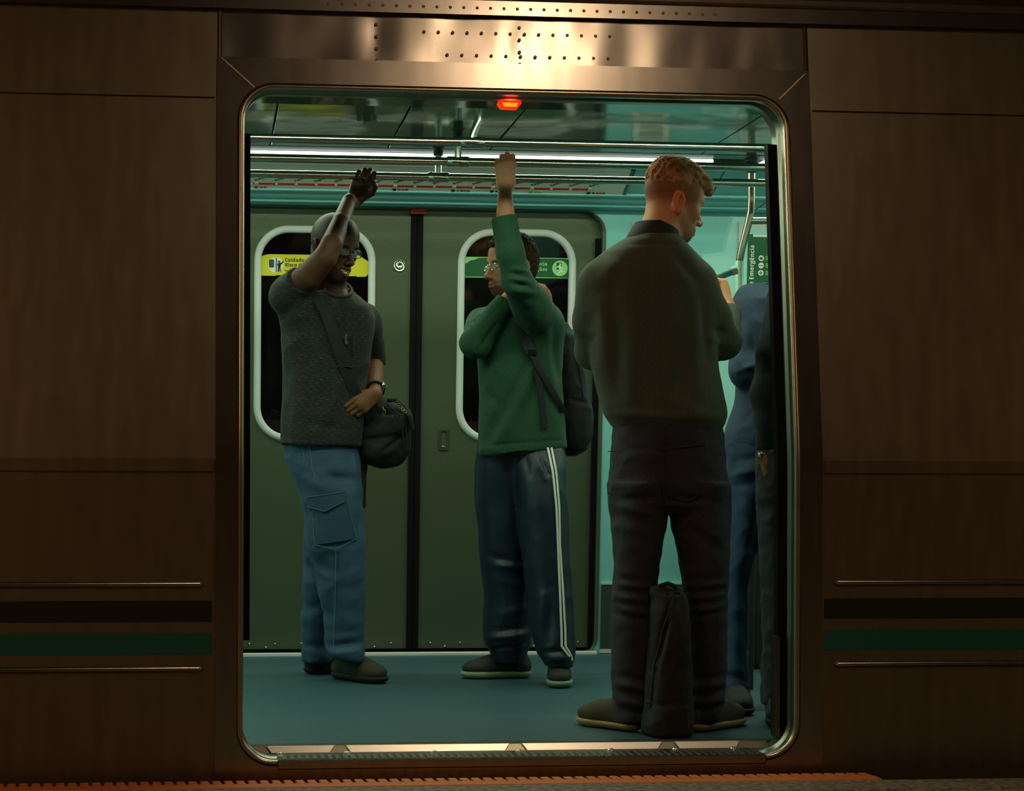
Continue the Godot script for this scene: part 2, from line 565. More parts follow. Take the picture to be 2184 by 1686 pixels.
func door_frame() -> void:
	var fr := Node3D.new()
	fr.name = "door_1"
	_add(fr, null)
	tag(fr, "open train doorway with a rounded steel frame and black rubber edges", "doorway", "", "structure")
	var L := -0.815
	var R := 0.839
	var o := dense_rect(-0.893, -0.07, 0.923, 2.071, 0.004)
	var i0 := dense_rect(L - .016, -0.028, R + .016, 1.993, 0.108)
	var i1 := dense_rect(L - .006, -0.018, R + .006, 1.984, 0.10)
	var i2 := dense_rect(L, -0.012, R, 1.978, 0.095)
	var i3 := dense_rect(L + .003, -0.010, R - .003, 1.975, 0.093)
	var g := Geo.new()
	g.skin([drape(o, -0.03), drape(o, 0.005), drape(i0, 0.005)])
	put(g, "frame", M.steel, fr)
	var g2 := Geo.new()
	g2.sm = 0
	g2.skin([drape(i0, 0.004), drape(i0, 0.010), drape(i1, 0.0145), drape(i2, 0.012), drape(i3, 0.004), drape(i3, -0.02)])
	put(g2, "rolled_lip", M.steel_bright, fr)
	var g3 := Geo.new()
	g3.sm = 0
	var i4 := dense_rect(L - .004, -0.018, R + .004, 1.982, 0.1)
	g3.skin([drape(i3, -0.02), drape(i4, -0.03), drape(i4, -0.055), drape(i3, -0.06), drape(i3, -0.09), drape(i4, -0.1), drape(i4, -0.15)])
	put(g3, "reveal", M.steel_lip, fr)
	# weld seams, bright ground lines across the frame's upper corners
	for q in [[-0.881, 2.068, -0.782, 1.979], [0.911, 2.063, 0.825, 1.979]]:
		var w := Geo.new()
		var p0 := on(q[0], q[1], 0.0055)
		var p1 := on(q[2], q[3], 0.0055)
		w.tube([p0, p0.lerp(p1, .3), p0.lerp(p1, .5), p0.lerp(p1, .8), p1], [0.0018, 0.0035, 0.0028, 0.0035, 0.003], 8)
		put(w, "weld_seam", M.weld, fr)
	# rubber edges of the two leaves, pushed back into the side
	for s in 2:
		var xa := R - .028 if s else L - .03
		var xb := R + .03 if s else L + .023
		var e := sheet(xa, xb, 0.332, 1.853, -0.085, 0.04)
		put(e, "rubber_edge", M.rubber, fr)
		var e2 := sheet(xa + .012 if s else xa, xb if s else xb - .01, 0.34, 1.84, -0.078, 0.01)
		put(e2, "rubber_bead", M.rubber, fr)
		if s:
			put(sheet(R - .038, R - .024, 0.03, 0.335, -0.07, 0.05), "guide_plate", M.steel_lip, fr)
			put(sheet(R - .02, R + .02, 0.03, 0.34, -0.085, 0.04), "rubber_foot", M.rubber, fr)
	# inside lining of the doorway
	var ln := Geo.new()
	for x in [-0.852, 0.876]:
		ln.box(Vector3(x, 1.0, -0.21), Vector3(0.03, 2.0, 0.1))
	put(ln, "jamb", M.wall, fr)

func sill() -> void:
	var s := Node3D.new()
	s.name = "trim_3"
	_add(s, null)
	tag(s, "worn metal door sill with polished plates and a ribbed step", "door sill", "", "structure")
	var a := Geo.new()
	a.push_x(PackedVector2Array([Vector2(0.0, -0.235), Vector2(0.005, -0.228), Vector2(0.005, -0.200), Vector2(0.001, -0.196), Vector2(-0.019, -0.184), Vector2(-0.020, 0.0), Vector2(-0.05, 0.0), Vector2(-0.05, -0.235)]), -0.86, 0.885)
	put(a, "sill_bar", M.steel_lip, s)
	for q in [[-0.735, -0.535], [-0.495, 0.0], [0.045, 0.475], [0.52, 0.72]]:
		var p := Geo.new()
		p.plate(PackedVector2Array([Vector2(q[0] + .012, -0.013), Vector2(q[1] - .012, -0.013), Vector2(q[1] + .004, 0.011), Vector2(q[0] - .004, 0.011)]), -0.003, 0.002, 0.001)
		var o := put(p, "sill_plate", M.sill_plate, s)
		o.transform = Transform3D(Basis(Vector3.RIGHT, -0.54), Vector3(0, -0.007, -0.186))
	var st := Geo.new()
	st.box(Vector3(0.018, -0.023, -0.052), Vector3(1.46, 0.028, 0.146), 0.003)
	put(st, "step", M.steel, s)
	var rb := Geo.new()
	for k in 64:
		rb.box(Vector3(-0.69 + 0.0225 * k, -0.008, -0.03), Vector3(0.010, 0.004, 0.085), 0.0015)
	put(rb, "step_ribs", M.steel_bright, s).set_meta("kind", "stuff")
	var bl := Geo.new()
	bl.lathe([Vector2(0.011, -0.002), Vector2(0.011, 0.003), Vector2(0.006, 0.006)], 12)
	var bm := bl.mesh()
	for x in [-0.70, -0.5, -0.24, 0.02, 0.3, 0.50, 0.68]:
		var o := put(bm, "bolt", M.chrome, s)
		o.position = Vector3(x, -0.009, -0.105)

func gap_filler() -> void:
	var t := thing("gap_filler", "orange rubber comb along the platform edge below the door", "gap filler", Vector3(0, -0.06, 0))
	var b := Geo.new()
	b.box(Vector3(-0.35, -0.02, 0.185), Vector3(2.78, 0.05, 0.07), 0.004)
	put(b, "base", M.orange, t)
	var k0 := Geo.new()
	k0.push_x(PackedVector2Array([Vector2(0.006, 0.0), Vector2(-0.04, 0.0), Vector2(-0.04, 0.06), Vector2(0.006, 0.06)]), 0, 0.025)
	var tg := Geo.new()   # a slanted tooth
	tg.plate(PackedVector2Array([Vector2(0, 0), Vector2(0.027, 0), Vector2(0.020, 0.06), Vector2(-0.003, 0.06)]), -0.03, 0.005, 0.002)
	var tm := tg.mesh()
	for k in 80:
		var o := put(tm, "tooth", M.orange, t)
		o.transform = Transform3D(Basis(Vector3.RIGHT, -PI / 2), Vector3(-1.68 + 0.034 * k, 0, 0.152))
	var e := Geo.new()
	e.box(Vector3(0, -0.045, 0.31), Vector3(25, 0.05, 0.17), 0.006)
	tag(put(e, "trim_4", M.concrete), "pale concrete edge strip of the platform", "platform edge", "", "structure").position.y = -0.035

# ---------------------------------------------------------------- inside of the train
func zfar(y: float) -> float:      # inner face of the far wall
	return -3.05 + 0.087 * y
func far(x: float, y: float, off := 0.0) -> Vector3:
	return Vector3(x, y, zfar(y) + off)
func fdrape(p: PackedVector2Array, off: float) -> PackedVector3Array:
	var r := PackedVector3Array()
	for q in p: r.append(far(q.x, q.y, off))
	return r
func fsheet(x0: float, x1: float, y0: float, y1: float, off: float, th: float) -> Geo:
	var g := Geo.new()
	var ys := [y0]
	if y0 < 0.87 and y1 > 0.87: ys.append(0.87)
	ys.append(y1)
	var o := PackedVector2Array()
	for y in ys: o.append(Vector2(y, zfar(y) + off))
	ys.reverse()
	for y in ys: o.append(Vector2(y, zfar(y) + off - th))
	g.push_x(o, x0, x1)
	return g

func mirror_z(o: Array) -> PackedVector2Array:
	var p := PackedVector2Array()
	for q in o: p.append(Vector2(q.x, -3.10 - q.y))
	return p

func train_inside() -> void:
	var fl := Geo.new()
	fl.box(Vector3(0, -0.03, -1.67), Vector3(9.2, 0.06, 2.88))
	tag(put(fl, "floor", M.floor), "blue green speckled vinyl floor of the train", "floor", "", "structure")
	for x in [-4.65, 4.65]:
		slab("wall_end", Vector3(x, 1.1, -1.6), Vector3(0.1, 2.4, 3.2), M.wall, "pale green end wall of the carriage, %s" % ("left" if x < 0 else "right"), "wall")
	for s in 2:
		var a := 0.885 if s else -4.6
		var b := 4.6 if s else -0.862
		slab("wall_near", Vector3((a + b) / 2, 1.0, -0.23), Vector3(b - a, 2.05, 0.06), M.wall, "pale green lining inside the carriage beside the open door, %s" % ("right" if s else "left"), "wall")
	# ceiling
	var ce := Node3D.new()
	ce.name = "ceiling"
	_add(ce, null)
	tag(ce, "glossy grey green ceiling panels with thin seams", "ceiling", "", "structure")
	var xs := [-4.6, -2.8, -1.5, -0.678, -0.208, 0.204, 1.07, 1.9, 2.8, 4.6]
	for k in xs.size() - 1:
		var g := Geo.new()
		g.box(Vector3((xs[k] + xs[k + 1]) / 2, 2.128, -1.55), Vector3(xs[k + 1] - xs[k] - 0.006, 0.016, 1.04), 0.002)
		put(g, "ceiling_panel", M.ceiling, ce)
	var bk := Geo.new()
	bk.box(Vector3(0, 2.17, -1.55), Vector3(9.2, 0.05, 2.7))
	put(bk, "backing", M.dark, ce)
	for s in 2:
		var cove := [[Vector2(2.12, -2.085), Vector2(2.12, -2.185), Vector2(2.15, -2.185), Vector2(2.15, -2.085)], [Vector2(2.12, -2.315), Vector2(2.118, -2.46), Vector2(2.15, -2.46), Vector2(2.15, -2.315)]]
		for c in cove:
			var g := Geo.new()
			g.push_x(mirror_z(c) if s else PackedVector2Array(c), -4.6, 4.6)
			put(g, "light_trim", M.kick, ce)
		var low := [Vector2(2.0415, -2.695), Vector2(2.0385, -2.678), Vector2(2.029, -2.676), Vector2(2.025, -2.684), Vector2(2.023, -2.712), Vector2(2.018, -2.722), Vector2(2.008, -2.745), Vector2(2.003, -2.765), Vector2(2.003, -2.775), Vector2(1.999, -2.778), Vector2(1.993, -2.782), Vector2(1.990, -2.80), Vector2(1.990, -2.96), Vector2(2.15, -2.96), Vector2(2.15, -2.72)]
		if s == 0:
			var g2 := Geo.new()
			g2.push_x(PackedVector2Array(low), -4.6, 4.6)
			put(g2, "cornice", M.wall, ce)
		var px := [-4.6, -2.6, -0.80, 0.885, 1.272, 1.9, 2.8, 4.6]
		for k in px.size() - 1:
			var pn := [Vector2(2.117, -2.465), Vector2(2.036, -2.695), Vector2(2.05, -2.71), Vector2(2.131, -2.475)]
			var g3 := Geo.new()
			g3.push_x(mirror_z(pn) if s else PackedVector2Array(pn), px[k] + .003, px[k + 1] - .003)
			put(g3, "cove_panel", M.wall, ce)
	# soffit of the near door gear
	var hd := Geo.new()
	hd.push_x(PackedVector2Array([Vector2(1.984, -0.15), Vector2(1.984, -0.42), Vector2(2.0, -0.44), Vector2(2.2, -0.44), Vector2(2.2, -0.24), Vector2(2.02, -0.20), Vector2(1.992, -0.19)]), -4.6, 4.6)
	tag(put(hd, "trim_5", M.ceiling), "glossy green soffit just inside the top of the doorway", "soffit", "", "structure")
	lights_inside()
	far_wall()
	line_map()
	handrails()
	fittings()

func lights_inside() -> void:
	for d in [[-3.9, -1.4, 0], [-1.33, 1.155, 0], [1.365, 4.0, 0], [-3.9, -1.4, 1], [-1.33, 1.155, 1], [1.365, 4.0, 1]]:
		var z: float = -2.25 if d[2] == 0 else -0.85
		var t := thing("ceiling_light", "", "ceiling light", Vector3((d[0] + d[1]) / 2, 2.12, z), "ceiling light strips")
		var names := ["left end of the far side", "long middle stretch above the route map", "right end of the far side past the bent pole", "left end of the near side", "middle of the near side over the open door", "right end of the near side"]
		t.set_meta("label", "white strip light in the train ceiling, %s" % names[(0 if d[0] < -2 else 1 if d[0] < 0 else 2) + 3 * d[2]])
		var g := Geo.new()
		g.box(Vector3(0, -0.006, 0), Vector3(d[1] - d[0], 0.014, 0.09), 0.003)
		put(g, "diffuser", glow(Color(0.95, 1.0, 0.94), 3.0), t)
		var h := Geo.new()
		h.box(Vector3(0, 0.028, 0), Vector3(d[1] - d[0] + .04, 0.016, 0.125))
		put(h, "housing", M.kick, t)
		area_light(Vector3((d[0] + d[1]) / 2, 2.105, z), Vector2(d[1] - d[0], 0.085), Vector3.DOWN, Color(0.90, 1.0, 0.85), LED)
const LED := 1.9

func far_wall() -> void:
	# wall right and left of the far door
	for s in 2:
		var x0 := 0.842 if s else -4.6
		var x1 := 4.6 if s else -0.842
		var w := put(fsheet(x0, x1, 0.0, 2.0, 0.0, 0.05), "wall_far", M.wall)
		tag(w, "pale turquoise inner wall panel %s the far door" % ("right of" if s else "left of"), "wall", "", "structure")
		var k := put(fsheet(x0 + .01 if s else x0, x1 if s else x1 - .01, 0.02, 0.315, 0.012, 0.02), "kick_panel", M.kick, w)
		var l := put(fsheet(x0 + .01 if s else x0, x1 if s else x1 - .01, 0.315, 0.325, 0.014, 0.02), "kick_trim", M.wall_light, w)
		put(fsheet(x0 + .01 if s else x0, x1 if s else x1 - .01, 0.003, 0.02, 0.02, 0.03), "floor_trim", M.gasket, w)
		if s:
			# moulded bay round the window at the right
			var bay := Geo.new()
			bay.skin([fdrape(PackedVector2Array([Vector2(1.2752, 1.8026), Vector2(1.3704, 1.8124), Vector2(1.4045, 1.9784), Vector2(2.1747, 1.9631), Vector2(2.1785, 0.8414), Vector2(1.2785, 0.8386)]), 0.0), fdrape(PackedVector2Array([Vector2(1.2795, 1.7963), Vector2(1.3791, 1.8041), Vector2(1.4154, 1.9701), Vector2(2.1659, 1.9544), Vector2(2.1696, 0.8628), Vector2(1.2828, 0.8598)]), 0.012)])
			bay.fan(fdrape(PackedVector2Array([Vector2(1.2795, 1.7963), Vector2(1.3791, 1.8041), Vector2(1.4154, 1.9701), Vector2(2.1659, 1.9544), Vector2(2.1696, 0.8628), Vector2(1.2828, 0.8598)]), 0.012))
			put(bay, "moulded_bay", M.wall_light, w)
	# portal edge: green rubber-dark jamb with rounded upper corners
	var pf := Geo.new()
	pf.sm = 0
	var sq := dense_rect(-0.846, -0.02, 0.846, 2.004, 0.002)
	var a := dense_rect(-0.842, -0.02, 0.842, 1.988, 0.10)
	var pc := Geo.new()
	pc.skin([fdrape(sq, -0.02), fdrape(sq, 0.001), fdrape(a, 0.001)])
	tag(put(pc, "trim_10", M.wall), "pale turquoise corner fillets round the far door portal", "door trim", "", "structure")
	var b := dense_rect(-0.828, -0.02, 0.828, 1.985, 0.09)
	pf.skin([fdrape(a, 0.004), fdrape(b, 0.006), fdrape(b, -0.02), fdrape(b, -0.08)])
	tag(put(pf, "trim_6", M.door), "rounded dark green portal round the far door", "door portal", "", "structure")
	var back := Geo.new()
	back.skin([fdrape(dense_rect(-4.6, -0.1, 4.6, 2.3, 0.01), -0.05), fdrape(dense_rect(-0.842, -0.02, 0.842, 1.992, 0.10), -0.05)])
	tag(put(back, "wall_far_backing", M.dark), "dark back of the far wall lining", "wall", "", "structure")
	# the two door leaves
	for s in 2:
		var d := Node3D.new()
		d.name = "door_%d" % (2 + s)
		_add(d, null)
		tag(d, "%s leaf of the closed far door, grey green metal with a tall rounded window" % ("right" if s else "left"), "door", "", "structure")
		var x0 := 0.024 if s else -0.83
		var x1 := 0.83 if s else -0.024
		var wx0 := 0.185 if s else -0.722
		var wx1 := 0.722 if s else -0.183
		var win := dense_rect(wx0 + .018, 0.972, wx1 - .018, 1.892, 0.135)
		var o := dense_rect(x0, 0.90, x1, 1.995, 0.002)
		var g := fsheet(x0, x1, 0.022, 0.90, -0.065, 0.035)
		g.skin([fdrape(o, -0.10), fdrape(o, -0.065), fdrape(win, -0.065), fdrape(win, -0.10)])
		put(g, "leaf", M.door, d)
		var gk := Geo.new()
		gk.sm = 0
		var f0 := dense_rect(wx0, 0.954, wx1, 1.91, 0.153)
		var f1 := dense_rect(wx0 + .006, 0.96, wx1 - .006, 1.904, 0.148)
		var f2 := dense_rect(wx0 + .026, 0.980, wx1 - .026, 1.884, 0.128)
		var f3 := dense_rect(wx0 + .032, 0.986, wx1 - .032, 1.878, 0.122)
		gk.skin([fdrape(f0, -0.066), fdrape(f1, -0.054), fdrape(f2, -0.054), fdrape(f3, -0.062), fdrape(f3, -0.085)])
		put(gk, "window_gasket", M.gasket, d).set_meta("label", "pale rubber window surround")
		var pn := Geo.new()
		pn.fan(fdrape(win, -0.078))
		put(pn, "window_pane", M.glass, d)
		put(fsheet(-0.003 if s else -0.027, 0.027 if s else 0.003, 0.02, 1.99, -0.056, 0.04), "rubber_edge", M.rubber, d)
		if s:
			put(fsheet(0.806, 0.826, 0.02, 1.87, -0.03, 0.04), "side_seal", M.rubber, d)
		var sc := Geo.new()
		sc.lathe([Vector2(0.006, -0.003), Vector2(0.006, 0.001), Vector2(0.003, 0.003)], 10)
		var sm := sc.mesh()
		for x in ([0.085, 0.22, 0.45, 0.66, 0.765] if s else [-0.735, -0.62, -0.50, -0.23, -0.095]):
			var q := put(sm, "screw", M.chrome, d)
			q.transform = Transform3D(Basis(Vector3.RIGHT, PI / 2), far(x, 0.046, -0.065))
		for x in ([0.15, 0.56] if s else [-0.66, -0.17]):
			var q := put(sm, "screw", M.chrome, d)
			q.transform = Transform3D(Basis(Vector3.RIGHT, PI / 2), far(x, 0.03, -0.06))
		if s:
			# recessed latch
			var lt := Geo.new()
			lt.skin([fdrape(rrect(0.1081, 0.918, 0.1571, 1.017, 0.006), -0.064), fdrape(rrect(0.1102, 0.92, 0.1549, 1.015, 0.006), -0.060), fdrape(rrect(0.1188, 0.929, 0.1464, 1.005, 0.005), -0.060), fdrape(rrect(0.1209, 0.931, 0.1443, 1.003, 0.005), -0.0645)])
			put(lt, "latch_plate", M.kick, d)
			var ls := Geo.new()
			ls.plate(rrect(0.1209, 0.931, 0.1443, 1.003, 0.004), -3.07, -3.0495)
			put(ls, "latch_slot", M.dark, d)
			var lk := Geo.new()
			lk.tube([far(0.1315 - .009, 0.938, -0.058), far(0.1315, 0.934, -0.057), far(0.1315 + .009, 0.938, -0.058)], 0.0025, 8)
			put(lk, "latch_ring", M.chrome, d)
		else:
			var lc := Geo.new()
			lc.t = Transform3D(Basis(Vector3.RIGHT, PI / 2), far(-0.0762, 1.7394, -0.064))
			lc.lathe([Vector2(0.026, 0), Vector2(0.026, 0.003), Vector2(0.024, 0.004), Vector2(0.021, 0.002), Vector2(0.014, 0.002), Vector2(0.013, 0.005), Vector2(0.010, 0.006), Vector2(0.008, 0.003), Vector2(0.001, 0.003)], 24)
			put(lc, "lock", M.chrome, d)
	var rp := put(fsheet(-0.034, 0.036, 1.966, 1.985, -0.02, 0.05), "trim_7", M.red)
	tag(rp, "small dark red block above the seam of the far door", "door stop", "", "structure")
	var fs := Geo.new()
	fs.box(Vector3(0, 0.006, -3.02), Vector3(1.66, 0.014, 0.05), 0.002)
	tag(put(fs, "trim_8", M.gasket), "thin pale strip on the floor below the far door", "floor strip", "", "structure")
	# outside the far windows: the dark tunnel
	slab("wall_tunnel", Vector3(0, 1.3, -4.3), Vector3(12, 4.4, 0.2), M.tunnel, "dark tunnel wall seen through the far windows", "tunnel wall")
	slab("trim_9", Vector3(0, 0.82, -3.95), Vector3(10, 0.5, 0.3), M.dark_red, "dark red ledge along the tunnel, seen low in the far windows", "tunnel ledge")
	var tl := thing("tunnel_lamp", "dim lamp on the tunnel wall, out of sight above the far windows", "lamp", Vector3(0, 3.2, -4.1))
	var tg := Geo.new()
	tg.box(Vector3(), Vector3(1.2, .06, .08), .01)
	put(tg, "diffuser", glow(Color(1.0, .8, .55), 1.0), tl)
	area_light(Vector3(0, 3.16, -4.05), Vector2(1.2, .06), Vector3(0, -1, .12), Color(1.0, .8, .55), .55)
	signs()

func disc(parent: Node, at: Vector3, r: float, m: Material, called: String, th := 0.001) -> void:
	var g := Geo.new()
	g.t = Transform3D(Basis(Vector3.RIGHT, PI / 2), at)
	g.lathe([Vector2(r, -th), Vector2(r, th)], 28)
	put(g, called, m, parent)

func flat(parent: Node, pts: Array, z: float, m: Material, called: String, th := 0.0012) -> void:
	var g := Geo.new()
	var p := PackedVector2Array()
	for q in pts: p.append(q)
	g.plate(p, z - th, z)
	put(g, called, m, parent)

func signs() -> void:
	# stickers on the far windows; each is built flat and then leaned with the glass
	var tilt := Basis(Vector3.RIGHT, atan(0.087))
	var y := thing("warning_sticker", "torn yellow warning sticker across the left far window", "sticker", far(-0.455, 1.737, -0.074))
	y.basis = tilt
	flat(y, [Vector2(-.247, .034), Vector2(-.215, .044), Vector2(-.20, .047), Vector2(.16, .047), Vector2(.20, .046), Vector2(.235, .024), Vector2(.246, .018), Vector2(.247, -.03), Vector2(.236, -.040), Vector2(.228, -.047), Vector2(.19, -.048), Vector2(.188, -.045), Vector2(-.17, -.045), Vector2(-.172, -.048), Vector2(-.235, -.048), Vector2(-.247, -.046)], 0.0, M.yellow, "sheet")
	disc(y, Vector3(-.171, 0, 0.0005), 0.034, M.white, "pictogram", 0.0006)
	flat(y, rr(-.201, -.012, -.179, .024, .004), 0.0022, M.kick, "window_mark")
	flat(y, rr(-.171, -.032, -.167, .033, .001), 0.0022, M.ink, "door_mark")
	flat(y, [Vector2(-.163, -.03), Vector2(-.161, -.004), Vector2(-.165, -.004), Vector2(-.164, .006), Vector2(-.156, .009), Vector2(-.146, .011), Vector2(-.141, .017), Vector2(-.138, .014), Vector2(-.143, .004), Vector2(-.149, .001), Vector2(-.150, -.012), Vector2(-.149, -.028), Vector2(-.154, -.028), Vector2(-.155, -.014), Vector2(-.158, -.03)], 0.0024, M.ink, "person_mark")
	disc(y, Vector3(-.157, .0145, 0.0018), 0.0048, M.ink, "person_mark", 0.0006)
	disc(y, Vector3(-.139, .015, 0.0020), 0.004, M.red, "person_mark", 0.0006)
	text("Cuidado:", 0.0215, M.ink, Vector3(-.131, .010, .001), y)
	text("Risco de", 0.0215, M.ink, Vector3(-.131, -.012, .001), y)
	text("Warning", 0.010, M.ink, Vector3(-.131, -.031, .001), y)
	var e := thing("emergency_sticker", "green emergency sticker across the right far window", "sticker", far(0.454, 1.739, -0.074))
	e.basis = tilt
	flat(e, [Vector2(-.246, -.046), Vector2(.246, -.044), Vector2(.246, .046), Vector2(-.246, .046)], -0.0006, M.pale_green, "backing")
	flat(e, [Vector2(-.246, -.042), Vector2(.10, -.040), Vector2(.246, -.042), Vector2(.246, .036), Vector2(.22, .043), Vector2(-.15, .043), Vector2(-.175, .041), Vector2(-.19, .034), Vector2(-.212, .030), Vector2(-.226, .018), Vector2(-.246, .013)], 0.0008, M.green, "sheet")
	disc(e, Vector3(.195, .0, 0.001), 0.035, M.pale_green, "pictogram", 0.0006)
	flat(e, rr(.179, -.006, .203, .025, .001), 0.0022, M.green, "door_mark")
	flat(e, [Vector2(.178, -.028), Vector2(.194, -.016), Vector2(.192, -.004), Vector2(.189, .006), Vector2(.182, .002), Vector2(.180, .006), Vector2(.190, .013), Vector2(.199, .011), Vector2(.204, .003), Vector2(.211, -.001), Vector2(.209, -.005), Vector2(.201, -.001), Vector2(.199, -.006), Vector2(.205, -.012), Vector2(.214, -.012), Vector2(.213, -.016), Vector2(.203, -.017), Vector2(.198, -.013), Vector2(.196, -.019), Vector2(.186, -.030)], 0.0028, M.white, "runner_mark")
	disc(e, Vector3(.196, .017, 0.0022), 0.0045, M.white, "runner_mark", 0.0006)
	text("emergência", 0.0215, M.pale_green, Vector3(.138, .006, .001), e, "lettering", true, Basis(), HORIZONTAL_ALIGNMENT_RIGHT)
	text("instruções", 0.0215, M.pale_green, Vector3(.138, -.018, .001), e, "lettering", true, Basis(), HORIZONTAL_ALIGNMENT_RIGHT)
	# framed emergency notice at the right
	var n := thing("emergency_notice", "framed green emergency notice with upright lettering on the far wall", "sign", far(1.5910, 1.7067, 0.013))
	n.basis = tilt
	var f := Geo.new()
	f.box(Vector3(0.02, -.09, 0.004), Vector3(.34, .66, .012), 0.003)
	put(f, "frame", M.gasket, n)
	var f2 := Geo.new()
	f2.box(Vector3(0.035, -.10, 0.011), Vector3(.32, .62, .006), 0.002)
	put(f2, "backing", M.wall_light, n)
	flat(n, [Vector2(-.108, -.36), Vector2(.16, -.36), Vector2(.16, .188), Vector2(-.108, .188)], 0.0165, M.green, "sheet")
	flat(n, [Vector2(-.086, .176), Vector2(.14, .176), Vector2(.14, .187), Vector2(-.086, .187)], 0.018, M.white, "strip")
	text("de Emergência", 0.0275, M.white, Vector3(-.072, -.055, .0175), n, "lettering", true, Basis(Vector3.BACK, PI / 2))
	for k in 3:
		disc(n, Vector3(-.046 , .081 - .0325 * k, .0185), 0.0127, M.white, "pictogram", 0.0006)
		flat(n, rr(-.053, .075 - .0325 * k, -.040, .086 - .0325 * k, .002) if k == 0 else rr(-.056, .0795 - .0325 * k, -.036, .0825 - .0325 * k, .0005), 0.0205, M.green, "pictogram_mark")
		if k == 2: flat(n, rr(-.0475, .071 - .0325 * k, -.0445, .091 - .0325 * k, .0005), 0.0205, M.green, "pictogram_mark")
		for j in 3:
			flat(n, rr(-.025, .087 - .0325 * k - .007 * j, .02 - .01 * (j % 2), .090 - .0325 * k - .007 * j, .0005), 0.018, M.pale_green, "text_line")
	flat(n, rr(-.018, .12, .03, .16, .01), 0.018, M.white, "pictogram")
	# white air vent plate with two dark slots, mostly behind the fair man's head, seen mirrored in the ceiling
	var v := thing("vent_plate", "white vent plate with two dark slots on the far wall behind the fair man's head", "vent", far(1.0416, 1.865, 0.0))
	v.basis = tilt
	var vb := Geo.new()
	vb.box(Vector3(0, 0, .008), Vector3(.165, .15, .018), 0.004)
	put(vb, "plate", M.panel_white, v)
	for k in 2:
		var sl := Geo.new()
		sl.box(Vector3(0.0, .037 - .066 * k, .017), Vector3(.105, .026, .004), 0.001)
		put(sl, "slot", M.dark, v)

func rr(x0: float, y0: float, x1: float, y1: float, r: float) -> Array:
	return Array(rrect(x0, y0, x1, y1, r, 3))

func line_map() -> void:
	var up := Vector3(0, 0.081, 0.23).normalized()
	var nrm := Vector3.RIGHT.cross(up)
	var t := thing("line_map", "long pale route map with a red line of stations above the far door", "route map", Vector3(0, 2.036, -2.695) + nrm * 0.004)
	t.basis = Basis(Vector3.RIGHT, up, nrm)
	var b := Geo.new()
	b.plate(PackedVector2Array([Vector2(-0.79, 0.004), Vector2(0.872, 0.004), Vector2(0.882, 0.012), Vector2(0.872, 0.236), Vector2(-0.79, 0.236)]), -0.003, 0.004, 0.002)
	put(b, "panel", M.panel_white, t)
	var fr := Geo.new()
	fr.plate(PackedVector2Array([Vector2(0.872, 0.0), Vector2(0.888, 0.0), Vector2(0.878, 0.24), Vector2(0.866, 0.24)]), -0.003, 0.006, 0.001)
	put(fr, "end_bead", M.kick, t)
	var ln := Geo.new()
	ln.plate(rrect(-0.735, 0.052, 0.728, 0.068, 0.0079, 4), 0.002, 0.005)
	put(ln, "red_line", M.red, t)
	var names := ["Itaquera", "Artur Alvim", "Patriarca", "Esperança", "Vila Matilde", "Penha", "Carrão", "Tatuapé", "Belém", "Bresser", "Brás", "Pedro II", "Sé", "Anhangabaú", "República", "Santa Cecília", "Deodoro", "Barra Funda"]
	var hubs := {0: [1, 2, 2], 7: [0, 2, 2, 3], 10: [0, 2, 3, 2, 3], 12: [3, 3, 0], 14: [4, 4, 4], 17: [0, 0, 2, 2, 5]}
	var cols := [M.ink, M.red, M.red, mat(Color(0.12, 0.16, 0.36), 0.5), mat(Color(0.62, 0.68, 0.1), 0.5), M.green]
	for k in names.size():
		var x := -0.72 + 0.0847 * k
		disc(t, Vector3(x, 0.060, 0.0058), 0.0065, M.white, "station_dot", 0.0006)
		text(names[k], 0.0215, M.ink, Vector3(x - 0.002, 0.078, 0.0042), t, "station_name", true, Basis(Vector3.BACK, 0.6))
		if hubs.has(k):
			flat(t, rr(x - .0085, .038, x + .0085, .072, .008), 0.0056, M.white, "interchange")
			disc(t, Vector3(x, 0.060, 0.0062), 0.0035, M.red, "station_dot", 0.0006)
			flat(t, rr(x - .008, .018, x + .006, .04, .001), 0.0062, cols[hubs[k][0]], "symbol")
			for j in range(1, hubs[k].size()):
				if j == 1:
					flat(t, [Vector2(x + .008 + .013 * j - .007, .027), Vector2(x + .008 + .013 * j, .019), Vector2(x + .008 + .013 * j + .007, .027), Vector2(x + .008 + .013 * j, .037)], 0.0055, cols[hubs[k][j]], "symbol")
				else:
					disc(t, Vector3(x + .008 + .0145 * j, .028, 0.005), 0.0068, cols[hubs[k][j]], "symbol", 0.0006)

func collar(g: Geo, x: float, y: float, z: float, r: float, w: float) -> void:
	g.tube([Vector3(x - w / 2, y, z), Vector3(x - w / 2 + .002, y, z), Vector3(x + w / 2 - .002, y, z), Vector3(x + w / 2, y, z)], [r + .001, r + .004, r + .004, r + .001], 16)

